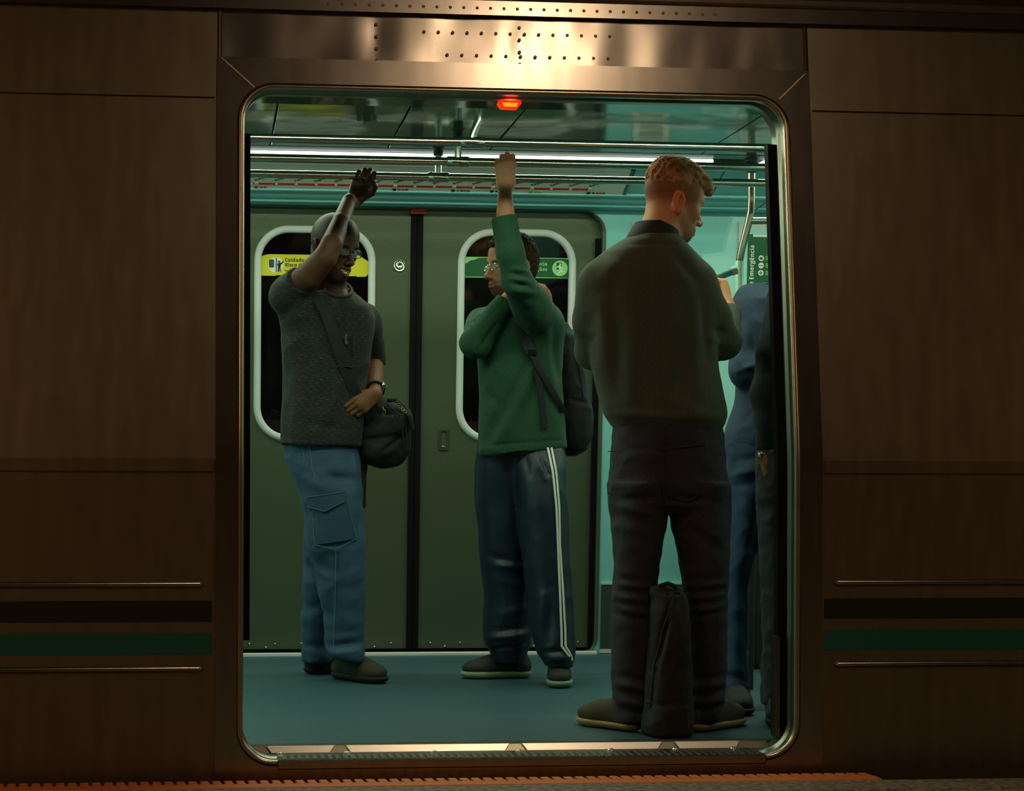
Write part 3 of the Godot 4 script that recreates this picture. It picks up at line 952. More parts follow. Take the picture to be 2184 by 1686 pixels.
func handrails() -> void:
	var zs := [-1.17, -1.62, -2.03]
	var lb := ["near steel handrail under the ceiling, with a bent hanger from above", "middle steel handrail under the ceiling, gripped by the man in green", "far steel handrail under the ceiling, gripped by the man in the black T-shirt"]
	for k in 3:
		var y := 2.0
		var z: float = zs[k]
		var t := thing("handrail", lb[k], "handrail", Vector3(0, y, z), "ceiling handrails")
		var g := Geo.new()
		g.tube([Vector3(-4.5, 0, 0), Vector3(4.5, 0, 0)], 0.0155, 18)
		put(g, "bar", M.chrome, t)
		var hx: float = [0.012, 0.017, -0.011][k]
		for x in [hx, hx - 2.2, hx + 2.2]:
			var c := Geo.new()
			collar(c, x, 0, 0, 0.0155, 0.085)
			put(c, "collar", M.chrome, t)
			var sc := Geo.new()
			for e in [-0.03, 0.03]: sc.tube([Vector3(x + e, 0.012, 0.012), Vector3(x + e, 0.0155, 0.0155)], 0.0035, 8)
			put(sc, "collar_screws", M.dark, t)
			var h := Geo.new()
			if k == 0:
				h.tube([Vector3(x, 0.012, 0), Vector3(x + .003, 0.03, 0), Vector3(x + .012, 0.055, 0), Vector3(x + .020, 0.075, 0), Vector3(x + .023, 0.095, 0), Vector3(x + .023, 0.122, 0)], 0.0125, 16)
			else:
				h.tube([Vector3(x, 0.012, 0), Vector3(x, 0.122, 0)], 0.0135, 16)
			put(h, "hanger", M.chrome, t)
			if k > 0:
				var f := Geo.new()
				f.t = Transform3D(Basis(), Vector3(x, 0.085, 0))
				f.lathe([Vector2(0.0145, 0), Vector2(0.019, 0.001), Vector2(0.019, 0.028), Vector2(0.026, 0.030), Vector2(0.026, 0.036)], 20)
				put(f, "flange", M.kick, t)
				var fs := Geo.new()
				fs.tube([Vector3(x, 0.099, 0.017), Vector3(x, 0.099, 0.0215)], 0.006, 10)
				put(fs, "flange_screw", M.dark, t)

func fittings() -> void:
	# red door lamp in the soffit
	var t := thing("door_lamp", "glowing red hexagonal door lamp at the top of the doorway", "lamp", Vector3(0.008, 1.972, -0.27))
	var g := Geo.new()
	g.plate(PackedVector2Array([Vector2(-.036, .0), Vector2(-.031, .012), Vector2(.031, .012), Vector2(.036, .0), Vector2(.024, -.015), Vector2(-.024, -.015)]), -0.02, 0.02, 0.004)
	put(g, "lens", glow(Color(1.0, 0.10, 0.02), 2.2), t)
	var i := Geo.new()
	i.plate(PackedVector2Array([Vector2(-.026, .001), Vector2(.026, .001), Vector2(.020, -.012), Vector2(-.020, -.012)]), 0.015, 0.0215, 0.002)
	put(i, "bulb_strip", glow(Color(1.0, 0.38, 0.06), 3.2), t)
	var h := Geo.new()
	h.box(Vector3(0, .0125, 0), Vector3(.066, .006, .036), 0.001)
	put(h, "base", M.dark, t)
	var l := OmniLight3D.new()
	l.name = "door_lamp_glow"
	l.light_color = Color(1.0, 0.12, 0.03)
	l.light_energy = 0.02
	l.light_size = 0.02
	l.omni_range = 6.0
	l.omni_attenuation = 2.0
	l.shadow_enabled = true
	l.position = Vector3(0.008, 1.966, -0.235)
	add_child(l)
	# bent pole at the right
	var p := thing("grab_pole", "bent steel pole with a pale green sleeve behind the man in blue", "grab pole", Vector3(1.2645, 0.0, -2.2))
	var px: float = p.position.x
	var b := Geo.new()
	var x0: float = 1.3144 - px
	b.tube([Vector3(x0, 2.115, 0), Vector3(x0, 1.96, 0), Vector3(x0 - .002, 1.91, 0), Vector3(x0 - .012, 1.86, 0), Vector3(0.012, 1.76, 0), Vector3(0.002, 1.71, 0), Vector3(0, 1.66, 0), Vector3(0, 0.0, 0)], 0.0155, 16)
	put(b, "pole", M.pole, p)
	var sl := Geo.new()
	sl.tube([Vector3(0, 0.7, 0), Vector3(0, 1.699, 0), Vector3(0, 1.701, 0)], [0.0185, 0.0185, 0.0165], 18)
	put(sl, "sleeve", mat(Color(0.58, 0.72, 0.63), 0.4), p)
	var fl := Geo.new()
	fl.t = Transform3D(Basis(), Vector3(x0, 2.066, 0))
	fl.lathe([Vector2(0.017, 0), Vector2(0.022, 0.001), Vector2(0.022, 0.04), Vector2(0.03, 0.042), Vector2(0.03, 0.05)], 20)
	put(fl, "flange", M.kick, p)
	var cb := Geo.new()
	cb.tube([Vector3(x0 - .006, 1.868, .0), Vector3(x0 + .06, 1.87, 0), Vector3(x0 + .45, 1.87, 0)], 0.0145, 14)
	put(cb, "crossbar", M.chrome, p)
	var w := Geo.new()
	w.tube([Vector3(x0 + .035, 1.985, .155), Vector3(x0 + .045, 1.96, .15), Vector3(x0 + .03, 1.93, .1), Vector3(x0 + .012, 1.912, .02)], 0.002, 6)
	put(w, "wire", M.dark, p)
	# grey grab bar at the seat end
	var gb := thing("grab_bar", "short grey grab bar between the sleeved pole and the fair man's hand", "grab bar", Vector3(1.2269, 1.6558, -2.1500))
	var q: Vector3 = Vector3(1.0992, 1.6041, -2.1500) - gb.position
	var gg := Geo.new()
	gg.tube([Vector3(.006, .002, 0), Vector3(), q], 0.0155, 14)
	put(gg, "bar", M.grab, gb)
	var ge := Geo.new()
	ge.tube([Vector3(.012, .004, 0), q * -0.01, q * 0.06], 0.0185, 14)
	put(ge, "end_cap", M.gasket, gb)

# ---------------------------------------------------------------- sculpting: distance fields meshed by surface nets
class Sculpt:
	var h := 0.008
	var prims := []
	var shift := Vector3()          # base of the thing: subtracted from every vertex
	var pos := PackedVector3Array()
	var nrm := PackedVector3Array()
	var col := PackedColorArray()
	var idx := PackedInt32Array()
	var disp: Callable
	var paint: Callable
	var folds := []                 # [a, b, width, amount]
	var smooth := 0
	func _init(cell: float, base := Vector3()) -> void:
		h = cell
		shift = base
	# tapered bar; squash axis sq flattens by 1 + |sq|; ends: 0 round, 1 both flat, 2 far end flat
	func cap(a: Vector3, b: Vector3, ra: float, rb: float, k := 0.02, sq := Vector3(), op := 0, ends := 0) -> void:
		prims.append([0, a, b, ra, rb, k, sq, op, ends])
	func chain(pts: Array, rs: Array, k := 0.02, sq := Vector3()) -> void:
		for i in pts.size() - 1: cap(pts[i], pts[i + 1], rs[i], rs[i + 1], k if i == 0 else k * 0.35, sq)
	func ell(c: Vector3, r: Vector3, b := Basis(), k := 0.02, op := 0) -> void:
		prims.append([1, c, r, b, k, op])
	# stack of ovals [y, cx, cz, a, b] from top to bottom; pw 2 = ellipse, more = boxier
	func loft(secs: Array, k := 0.02, pw := 2.0, op := 0) -> void:
		prims.append([2, secs, k, pw, op])
	func cut(c: Vector3, n: Vector3, reach: float) -> void:      # keeps the side against n
		prims.append([3, c, n.normalized(), reach])
	func bounds(q: Array) -> AABB:
		var bb: AABB
		if q[0] == 0:
			var r := maxf(q[3], q[4])
			bb = AABB(q[1], Vector3()).expand(q[2]).grow(r)
		elif q[0] == 1:
			var r: float = maxf(q[2].x, maxf(q[2].y, q[2].z))
			bb = AABB(q[1], Vector3()).grow(r)
		elif q[0] == 2:
			var first := true
			for s in q[1]:
				var b2 := AABB(Vector3(s[1] - s[3], s[0], s[2] - s[4]), Vector3(2 * s[3], 0, 2 * s[4]))
				bb = b2 if first else bb.merge(b2)
				first = false
		else:
			bb = AABB(q[1], Vector3()).grow(q[3])
		return bb
	func run() -> void:
		var box: AABB
		var started := false
		for q in prims:
			var op: int = q[7] if q[0] == 0 else q[5] if q[0] == 1 else q[4] if q[0] == 2 else 1
			if op != 0: continue
			box = box.merge(bounds(q)) if started else bounds(q)
			started = true
		box = box.grow(3.0 * h)
		var o := box.position
		var nx := int(box.size.x / h) + 2
		var ny := int(box.size.y / h) + 2
		var nz := int(box.size.z / h) + 2
		var f := PackedFloat32Array()
		f.resize(nx * ny * nz)
		f.fill(0.08)
		var sxy := nx * ny
		for q in prims:
			var k := 0.0
			if q[0] == 0: k = q[5]
			elif q[0] == 1: k = q[4]
			elif q[0] == 2: k = q[2]
			var bb := bounds(q).grow(k + 2.0 * h)
			var i0 := maxi(0, int((bb.position.x - o.x) / h))
			var i1 := mini(nx - 1, int((bb.end.x - o.x) / h) + 1)
			var j0 := maxi(0, int((bb.position.y - o.y) / h))
			var j1 := mini(ny - 1, int((bb.end.y - o.y) / h) + 1)
			var k0 := maxi(0, int((bb.position.z - o.z) / h))
			var k1 := mini(nz - 1, int((bb.end.z - o.z) / h) + 1)
			var ik := 0.25 / maxf(k, 1e-5)
			if q[0] == 0:
				var sq: Vector3 = q[6]
				var sql := sq.length()
				var ax := sq / maxf(sql, 1e-6)
				var a: Vector3 = q[1]
				var b: Vector3 = q[2]
				if sql > 0.0:
					a += ax * (a.dot(ax) * sql)
					b += ax * (b.dot(ax) * sql)
				var ba := b - a
				var ln := maxf(ba.length(), 1e-5)
				var inv := 1.0 / (ln * ln)
				var ra: float = q[3]
				var dr: float = q[4] - ra
				var op: int = q[7]
				var ends: int = q[8]
				for kz in range(k0, k1 + 1):
					for jy in range(j0, j1 + 1):
						var at := kz * sxy + jy * nx
						var y := o.y + jy * h
						var z := o.z + kz * h
						for ix in range(i0, i1 + 1):
							var p := Vector3(o.x + ix * h, y, z)
							if sql > 0.0: p += ax * (p.dot(ax) * sql)
							p -= a
							var tt := p.dot(ba) * inv
							var t := clampf(tt, 0.0, 1.0)
							var d := 0.0
							if ends == 0 or (ends == 2 and tt < 1.0):
								d = (p - ba * t).length() - (ra + dr * t)
								if ends == 2: d = maxf(d, (tt - 1.0) * ln)
							else:
								d = maxf((p - ba * tt).length() - (ra + dr * t), maxf((tt - 1.0) * ln, -tt * ln if ends == 1 else -1.0))
							var old := f[at + ix]
							if op == 0:
								var e := k - absf(old - d)
								f[at + ix] = minf(old, d) - (e * e * ik if e > 0.0 else 0.0)
							else:
								var e := k - absf(old + d)
								f[at + ix] = maxf(old, -d) + (e * e * ik if e > 0.0 else 0.0)
			elif q[0] == 1:
				var c: Vector3 = q[1]
				var r: Vector3 = q[2]
				var bs: Basis = (q[3] as Basis).transposed()
				var ir := Vector3(1.0 / r.x, 1.0 / r.y, 1.0 / r.z)
				var op: int = q[5]
				for kz in range(k0, k1 + 1):
					for jy in range(j0, j1 + 1):
						var at := kz * sxy + jy * nx
						var y := o.y + jy * h
						var z := o.z + kz * h
						for ix in range(i0, i1 + 1):
							var p := bs * (Vector3(o.x + ix * h, y, z) - c) * ir
							var l0 := p.length()
							var d := l0 * (l0 - 1.0) / maxf((p * ir).length(), 1e-4)
							var old := f[at + ix]
							if op == 0:
								var e := k - absf(old - d)
								f[at + ix] = minf(old, d) - (e * e * ik if e > 0.0 else 0.0)
							else:
								var e := k - absf(old + d)
								f[at + ix] = maxf(old, -d) + (e * e * ik if e > 0.0 else 0.0)
			elif q[0] == 2:
				var secs: Array = q[1]
				var pw: float = q[3]
				var op: int = q[4]
				var n := secs.size()
				for jy in range(j0, j1 + 1):
					var y := o.y + jy * h
					var s := Sculpt.section(secs, y)
					var cap_d := maxf(y - secs[0][0], secs[n - 1][0] - y)
					var cx := s[0]
					var cz := s[1]
					var ia := 1.0 / s[2]
					var ib := 1.0 / s[3]
					for kz in range(k0, k1 + 1):
						var at := kz * sxy + jy * nx
						var w := absf((o.z + kz * h - cz) * ib)
						for ix in range(i0, i1 + 1):
							var u := absf((o.x + ix * h - cx) * ia)
							var l0 := sqrt(u * u + w * w) if pw == 2.0 else pow(pow(u, pw) + pow(w, pw), 1.0 / pw)
							var d := l0 * (l0 - 1.0) / maxf(sqrt(u * u * ia * ia + w * w * ib * ib), 1e-4)
							d = maxf(d, cap_d)
							var old := f[at + ix]
							if op == 0:
								var e := k - absf(old - d)
								f[at + ix] = minf(old, d) - (e * e * ik if e > 0.0 else 0.0)
							else:
								var e := k - absf(old + d)
								f[at + ix] = maxf(old, -d) + (e * e * ik if e > 0.0 else 0.0)
			else:
				var c: Vector3 = q[1]
				var nn: Vector3 = q[2]
				for kz in range(k0, k1 + 1):
					for jy in range(j0, j1 + 1):
						var at := kz * sxy + jy * nx
						for ix in range(i0, i1 + 1):
							var d := (Vector3(o.x + ix * h, o.y + jy * h, o.z + kz * h) - c).dot(nn)
							if d > f[at + ix]: f[at + ix] = d
		nets(f, nx, ny, nz, o)
		finish()
	static func section(secs: Array, y: float) -> PackedFloat32Array:
		var n := secs.size()
		if y >= secs[0][0]: return PackedFloat32Array([secs[0][1], secs[0][2], secs[0][3], secs[0][4]])
		for i in range(1, n):
			if y >= secs[i][0]:
				var a: Array = secs[i - 1]
				var b: Array = secs[i]
				var z: Array = secs[maxi(i - 2, 0)]
				var c: Array = secs[mini(i + 1, n - 1)]
				var t: float = (a[0] - y) / maxf(a[0] - b[0], 1e-5)
				var r := PackedFloat32Array()
				for e in range(1, 5):
					var v := cubic_interpolate(a[e], b[e], z[e], c[e], t)
					r.append(lerpf(lerpf(a[e], b[e], t), v, 0.6))
				return r
		return PackedFloat32Array([secs[n - 1][1], secs[n - 1][2], secs[n - 1][3], secs[n - 1][4]])
	# depth of a loft's camera-side face at (x, y)
	static func front(secs: Array, x: float, y: float) -> float:
		var s := section(secs, y)
		var u := clampf((x - s[0]) / s[2], -0.99, 0.99)
		return s[1] + s[3] * sqrt(1.0 - u * u)
	func nets(f: PackedFloat32Array, nx: int, ny: int, nz: int, o: Vector3) -> void:
		var sxy := nx * ny
		var vid := PackedInt32Array()
		vid.resize(f.size())
		vid.fill(-1)
		var off := PackedInt32Array([0, 1, nx, nx + 1, sxy, sxy + 1, sxy + nx, sxy + nx + 1])
		var ea := PackedInt32Array([0, 2, 4, 6, 0, 1, 4, 5, 0, 1, 2, 3])
		var eb := PackedInt32Array([1, 3, 5, 7, 2, 3, 6, 7, 4, 5, 6, 7])
		var cx := PackedVector3Array()
		for i in 8: cx.append(Vector3(i & 1, (i >> 1) & 1, i >> 2))
		var v := PackedFloat32Array()
		v.resize(8)
		for kz in nz - 1:
			for jy in ny - 1:
				var at := kz * sxy + jy * nx
				for ix in nx - 1:
					var i := at + ix
					var c0 := f[i]
					if c0 > 2.0 * h or c0 < -2.0 * h: continue
					var neg := 0
					for e in 8:
						var w := f[i + off[e]]
						v[e] = w
						if w < 0.0: neg += 1
					if neg == 0 or neg == 8: continue
					var s := Vector3()
					var m := 0
					for e in 12:
						var a := v[ea[e]]
						var b := v[eb[e]]
						if (a < 0.0) != (b < 0.0):
							s += cx[ea[e]].lerp(cx[eb[e]], a / (a - b))
							m += 1
					vid[i] = pos.size()
					pos.append(o + (Vector3(ix, jy, kz) + s / m) * h)
		for kz in range(1, nz - 1):
			for jy in range(1, ny - 1):
				var at := kz * sxy + jy * nx
				for ix in range(1, nx - 1):
					var i := at + ix
					if vid[i] < 0 : continue
					var c0 := f[i] < 0.0
					if c0 != (f[i + 1] < 0.0): face(vid[i], vid[i - nx], vid[i - nx - sxy], vid[i - sxy], c0)
					if c0 != (f[i + nx] < 0.0): face(vid[i], vid[i - sxy], vid[i - sxy - 1], vid[i - 1], c0)
					if c0 != (f[i + sxy] < 0.0): face(vid[i], vid[i - 1], vid[i - 1 - nx], vid[i - nx], c0)
	func face(a: int, b: int, c: int, d: int, fwd: bool) -> void:
		if a < 0 or b < 0 or c < 0 or d < 0: return
		if fwd:
			idx.append_array(PackedInt32Array([a, c, b, a, d, c]))
		else:
			idx.append_array(PackedInt32Array([a, b, c, a, c, d]))
	func normals() -> void:
		nrm.resize(pos.size())
		nrm.fill(Vector3())
		for t in range(0, idx.size(), 3):
			var a := idx[t]
			var b := idx[t + 1]
			var c := idx[t + 2]
			var n := (pos[c] - pos[a]).cross(pos[b] - pos[a])
			nrm[a] += n
			nrm[b] += n
			nrm[c] += n
		for i in nrm.size(): nrm[i] = nrm[i].normalized()
	func finish() -> void:
		for s in smooth:
			var sum := PackedVector3Array()
			var cnt := PackedInt32Array()
			sum.resize(pos.size()); cnt.resize(pos.size())
			for t in range(0, idx.size(), 3):
				for e in 3:
					var a := idx[t + e]
					sum[a] += pos[idx[t + (e + 1) % 3]]
					cnt[a] += 1
			for i in pos.size(): pos[i] = pos[i].lerp(sum[i] / maxi(cnt[i], 1), 0.5)
		normals()
		var moved := false
		if disp.is_valid() or folds.size():
			moved = true
			var out := pos.duplicate()
			for i in pos.size():
				var p := pos[i]
				var d := 0.0
				if disp.is_valid(): d += disp.call(p, nrm[i])
				for q in folds:
					var ab: Vector3 = q[1] - q[0]
					var ap: Vector3 = p - q[0]
					var t := clampf(ap.dot(ab) / ab.length_squared(), 0.0, 1.0)
					var w: Vector3 = ap - ab * t
					if q.size() < 5: w.z *= 0.22 if nrm[i].z > 0.0 else 2.0
					var e: float = w.length_squared() / (q[2] * q[2])
					if e < 5.0: d += q[3] * exp(-e) * (0.35 + 0.65 * sin(PI * clampf(t, 0.08, 0.92)))
				out[i] = p + nrm[i] * d
			pos = out
		if moved: normals()
		col.resize(pos.size())
		for i in pos.size():
			col[i] = paint.call(pos[i], nrm[i]) if paint.is_valid() else Color.WHITE
		for i in pos.size(): pos[i] -= shift
	func mesh() -> ArrayMesh:
		return Sculpt.joined([self])
	static func joined(list: Array) -> ArrayMesh:
		var p := PackedVector3Array()
		var n := PackedVector3Array()
		var c := PackedColorArray()
		var x := PackedInt32Array()
		for s in list:
			var b := p.size()
			p.append_array(s.pos); n.append_array(s.nrm); c.append_array(s.col)
			var xi: PackedInt32Array = s.idx.duplicate()
			if b:
				for i in xi.size(): xi[i] += b
			x.append_array(xi)
		var a := []
		a.resize(Mesh.ARRAY_MAX)
		a[Mesh.ARRAY_VERTEX] = p
		a[Mesh.ARRAY_NORMAL] = n
		a[Mesh.ARRAY_COLOR] = c
		a[Mesh.ARRAY_INDEX] = x
		var m := ArrayMesh.new()
		m.add_surface_from_arrays(Mesh.PRIMITIVE_TRIANGLES, a)
		return m

# ---------------------------------------------------------------- people
var jobs := []
var later := []

func sculpt(cell: float, base := Vector3()) -> Sculpt:
	var s := Sculpt.new(cell, base)
	jobs.append(s)
	return s

func sculpt_people() -> void:
	cloth_materials()
	man_black_shirt()
	man_green_jumper()
	man_fair_hair()
	man_blue_shirt()
	man_dark_jacket()
	seated_person()
	var g := WorkerThreadPool.add_group_task(func(i): jobs[i].run(), jobs.size())
	WorkerThreadPool.wait_for_group_task_completion(g)
	for f in later: f.call()

func part(s: Sculpt, called: String, m: Material, parent: Node, label := "") -> void:
	later.append(func():
		var o := put(s.mesh(), called, m, parent)
		if label: o.set_meta("label", label))

func cloth(c: Color, rough := 0.85, sheen := 0.2, scale := 30.0, contrast := 0.25) -> StandardMaterial3D:
	var m := mat(c, rough)
	m.albedo_texture = ramp(grain(256, 1, 1, int(c.r * 900 + c.g * 500 + c.b * 100) + 7, 3), [Color(1 - contrast, 1 - contrast, 1 - contrast), Color(1, 1, 1)], [0.25, 0.75])
	m.rim_enabled = sheen > 0.0
	m.rim = sheen
	m.rim_tint = 0.6
	m.vertex_color_use_as_albedo = true
	return triplanar(m, Vector3.ONE * scale * 0.7)

func cloth_materials() -> void:
	M.tee = cloth(Color(0.25, 0.25, 0.22), 0.9, 0.1)
	M.tee.albedo_texture = ramp(grain(256, 0.6, 3.0, 71, 4), [Color(.40, .40, .38), Color(.50, .50, .48), Color(1.0, 1, .95)], [0.4, 0.62, 0.8])
	triplanar(M.tee, Vector3(12, 12, 12))
	M.denim = cloth(Color(0.19, 0.32, 0.43), 0.85, 0.15, 70.0, 0.2)
	M.denim_dark = cloth(Color(0.15, 0.27, 0.37), 0.85, 0.15, 70.0, 0.2)
	M.stitch = mat(Color(0.33, 0.44, 0.48), 0.8)
	M.fleece = cloth(Color(0.115, 0.285, 0.18), 0.95, 0.3, 60.0, 0.3)
	M.track = cloth(Color(0.05, 0.12, 0.18), 0.5, 0.2, 30.0, 0.15)
	M.jumper = cloth(Color(0.28, 0.30, 0.23), 0.95, 0.25, 70.0, 0.3)
	M.collar = cloth(Color(0.10, 0.10, 0.085), 0.85, 0.1, 50.0, 0.25)
	M.indigo = cloth(Color(0.15, 0.14, 0.20), 0.85, 0.15, 40.0, 0.3)
	M.blue_shirt = cloth(Color(0.19, 0.26, 0.36), 0.85, 0.2, 50.0, 0.3)
	M.jacket = cloth(Color(0.045, 0.045, 0.055), 0.85, 0.1, 40.0, 0.25)
	M.black_jeans = cloth(Color(0.10, 0.11, 0.13), 0.85, 0.1, 40.0, 0.3)
	M.bag = cloth(Color(0.045, 0.045, 0.036), 0.85, 0.0, 50.0, 0.3)
	M.pack = cloth(Color(0.028, 0.028, 0.025), 0.8, 0.0, 50.0, 0.3)
	M.strap = cloth(Color(0.05, 0.05, 0.038), 0.8, 0.0, 60.0, 0.3)
	M.boot = cloth(Color(0.22, 0.20, 0.11), 0.8, 0.1, 50.0, 0.4)
	M.boot_sole = mat(Color(0.05, 0.05, 0.04), 0.8)
	M.runner = cloth(Color(0.16, 0.15, 0.12), 0.75, 0.1, 60.0, 0.35)
	M.runner_sole = mat(Color(0.48, 0.54, 0.42), 0.7)
	M.suede = cloth(Color(0.24, 0.21, 0.12), 0.85, 0.2, 60.0, 0.35)
	M.suede_sole = mat(Color(0.56, 0.46, 0.30), 0.7)
	M.brass = mat(Color(0.6, 0.55, 0.38), 0.35, 1.0)
	M.lens = mat(Color(0.7, 0.75, 0.72, 0.12), 0.03)
	M.lens.transparency = BaseMaterial3D.TRANSPARENCY_ALPHA
	M.frame = mat(Color(0.12, 0.12, 0.11), 0.3, 0.5)
	M.skin = mat(Color(1, 1, 1), 0.58)
	M.skin.metallic_specular = 0.35
	M.skin.vertex_color_use_as_albedo = true
	M.skin.subsurf_scatter_enabled = true
	M.skin.subsurf_scatter_strength = 0.06
	M.hair = mat(Color(1, 1, 1), 0.85)
	M.hair.metallic_specular = 0.2
	M.hair.vertex_color_use_as_albedo = true

func lin(r: float, g: float, b: float) -> Color:
	return Color(r, g, b).srgb_to_linear()

func face_basis(f: Vector3, up := Vector3.UP) -> Basis:
	var z := f.normalized()
	var x := up.cross(z).normalized()
	return Basis(x, z.cross(x), z)

# a head about the point between the ears; b: left, up, face
func head(s: Sculpt, c: Vector3, b: Basis, k: float, neck: Vector3, smile := false) -> void:
	var at := func(x: float, y: float, z: float) -> Vector3: return c + b * (Vector3(x, y, z) * k)
	s.ell(at.call(0, .045, -.012), Vector3(.076, .092, .100) * k, b, .02)
	s.ell(at.call(0, .05, .03), Vector3(.066, .068, .064) * k, b, .03)
	s.ell(at.call(0, -.022, .034), Vector3(.062, .082, .060) * k, b, .03)
	for e in [-1.0, 1.0]:
		s.cap(at.call(.055 * e, -.035, -.005), at.call(.022 * e, -.098, .058), .018 * k, .016 * k, .03)
		s.ell(at.call(.043 * e, -.018, .058), Vector3(.022, .020, .022) * k, b, .022)
	s.ell(at.call(0, -.100, .068), Vector3(.024, .018, .019) * k, b, .022)
	s.ell(at.call(0, -.070, .070), Vector3(.034, .032, .028) * k, b, .02)
	s.cap(at.call(-.036, .026, .080), at.call(.036, .026, .080), .012 * k, .012 * k, .016)
	for e in [-1.0, 1.0]:
		s.ell(at.call(.032 * e, .003, .098), Vector3(.019, .011, .015) * k, b, .012, 1)
		s.ell(at.call(.031 * e, .002, .078), Vector3(.0125, .0105, .0115) * k, b, .003)
		s.cap(at.call(.020 * e, .008, .089), at.call(.043 * e, .006, .080), .0032 * k, .003 * k, .005)
	s.cap(at.call(0, .014, .088), at.call(0, -.030, .112), .008 * k, .0095 * k, .014)
	s.ell(at.call(0, -.036, .114), Vector3(.0125, .0105, .0125) * k, b, .008)
	for e in [-1.0, 1.0]:
		s.ell(at.call(.0135 * e, -.040, .102), Vector3(.0085, .0085, .011) * k, b, .006)
		s.ell(at.call(.007 * e, -.0475, .110), Vector3(.0035, .004, .006) * k, b, .003, 1)
	if smile:
		s.ell(at.call(0, -.073, .098), Vector3(.037, .0125, .026) * k, b, .004, 1)
		s.cap(at.call(-.034, -.064, .079), at.call(0, -.0600, .101), .004 * k, .0055 * k, .006)
		s.cap(at.call(.034, -.064, .079), at.call(0, -.0600, .101), .004 * k, .0055 * k, .006)
		s.cap(at.call(-.033, -.068, .079), at.call(0, -.0885, .098), .0045 * k, .0065 * k, .006)
		s.cap(at.call(.033, -.068, .079), at.call(0, -.0885, .098), .0045 * k, .0065 * k, .006)
	else:
		s.cap(at.call(-.023, -.067, .088), at.call(0, -.064, .1005), .0045 * k, .006 * k, .007)
		s.cap(at.call(.023, -.067, .088), at.call(0, -.064, .1005), .0045 * k, .006 * k, .007)
		s.cap(at.call(-.020, -.075, .088), at.call(0, -.0765, .0985), .005 * k, .0072 * k, .007)
		s.cap(at.call(.020, -.075, .088), at.call(0, -.0765, .0985), .005 * k, .0072 * k, .007)
		s.cap(at.call(-.024, -.0705, .094), at.call(0, -.0703, .108), .0018 * k, .0018 * k, .003, Vector3(), 1)
		s.cap(at.call(.024, -.0705, .094), at.call(0, -.0703, .108), .0018 * k, .0018 * k, .003, Vector3(), 1)
	for e in [-1.0, 1.0]:
		var eb := b * Basis(Vector3.UP, 0.35 * e) * Basis(Vector3.RIGHT, -0.15)
		s.ell(at.call(.079 * e, -.011, -.020), Vector3(.008, .034, .020) * k, eb, .006)
		s.ell(at.call(.089 * e, -.005, -.014), Vector3(.009, .021, .0105) * k, eb, .003, 1)
		var hx := []
		for i in 9:
			var a := lerpf(-1.0, 4.1, i / 8.0)
			hx.append(c + eb * (Vector3(.0035 * e, sin(a) * .033, -cos(a) * .019 * (1.0 if sin(a) > -.3 else .7)) * k) + b * (Vector3(.0805 * e, -.011, -.020) * k))
		s.chain(hx, [.0042 * k, .0045 * k, .0048 * k, .005 * k, .005 * k, .0048 * k, .0045 * k, .004 * k, .004 * k], .004)
		s.ell(at.call(.080 * e, -.039, -.012), Vector3(.007, .010, .009) * k, eb, .005)
		s.ell(at.call(.081 * e, -.013, -.003), Vector3(.005, .008, .004) * k, eb, .003)
	s.cap(at.call(0, -.045, -.028), neck, .054 * k, .062 * k, .035)
	s.cap(at.call(0, -.06, -.01), neck + b.z * .015, .045 * k, .055 * k, .03)

# where on the head a point lies, in head measures
func hp(p: Vector3, c: Vector3, b: Basis, k: float) -> Vector3:
	return (b.transposed() * (p - c)) / k

# w wrist, d towards the knuckles, n out of the palm, t towards the thumb's side; curl: degrees of the three joints, thumb: three directions in (d, n, t)
func hand(s: Sculpt, w: Vector3, d: Vector3, n: Vector3, t: Vector3, curls: Array, thumb: Array, k := 1.0, fan := 0.0) -> void:
	d = d.normalized()
	n = (n - d * n.dot(d)).normalized()
	t = (t - d * t.dot(d) - n * t.dot(n)).normalized()
	var side := [.0285, .0095, -.0095, -.0270]
	var out := [.086, .089, .084, .075]
	var seg := [[.043, .026, .021], [.047, .029, .022], [.043, .027, .021], [.034, .021, .019]]
	for i in 4:
		var kn: Vector3 = w + (d * out[i] + t * side[i]) * k
		s.cap(w + t * side[i] * .55 * k + d * .008 * k, kn, .0145 * k, .0115 * k, .014)
	s.cap(w + (d * .03 + t * .012) * k, w + (d * .07 + t * .0) * k, .017 * k, .014 * k, .02)
	for i in 4:
		var kn: Vector3 = w + (d * out[i] + t * side[i]) * k
		var a := 0.0
		var p := kn
		var c: Array = curls[mini(i, curls.size() - 1)]
		for j in 3:
			a += deg_to_rad(c[j])
			var dir := (d * cos(a) + n * sin(a) + t * fan * (1.5 - i) * cos(a)).normalized()
			var q: Vector3 = p + dir * seg[i][j] * k
			var r0: float = [.0100, .0092, .0082][j] * (0.88 if i == 3 else 1.0)
			var r1: float = [.0092, .0082, .0070][j] * (0.88 if i == 3 else 1.0)
			s.cap(p, q, r0 * k, r1 * k, .0035 if j else .006)
			p = q
	var p: Vector3 = w + (d * .022 + t * .020 + n * .006) * k
	var lens := [.046, .034, .028]
	for j in 3:
		var v: Vector3 = thumb[j]
		var q: Vector3 = p + (d * v.x + n * v.y + t * v.z).normalized() * lens[j] * k
		s.cap(p, q, [.0165, .0115, .0102][j] * k, [.0120, .0105, .0085][j] * k, .010 if j == 0 else .004)
		p = q

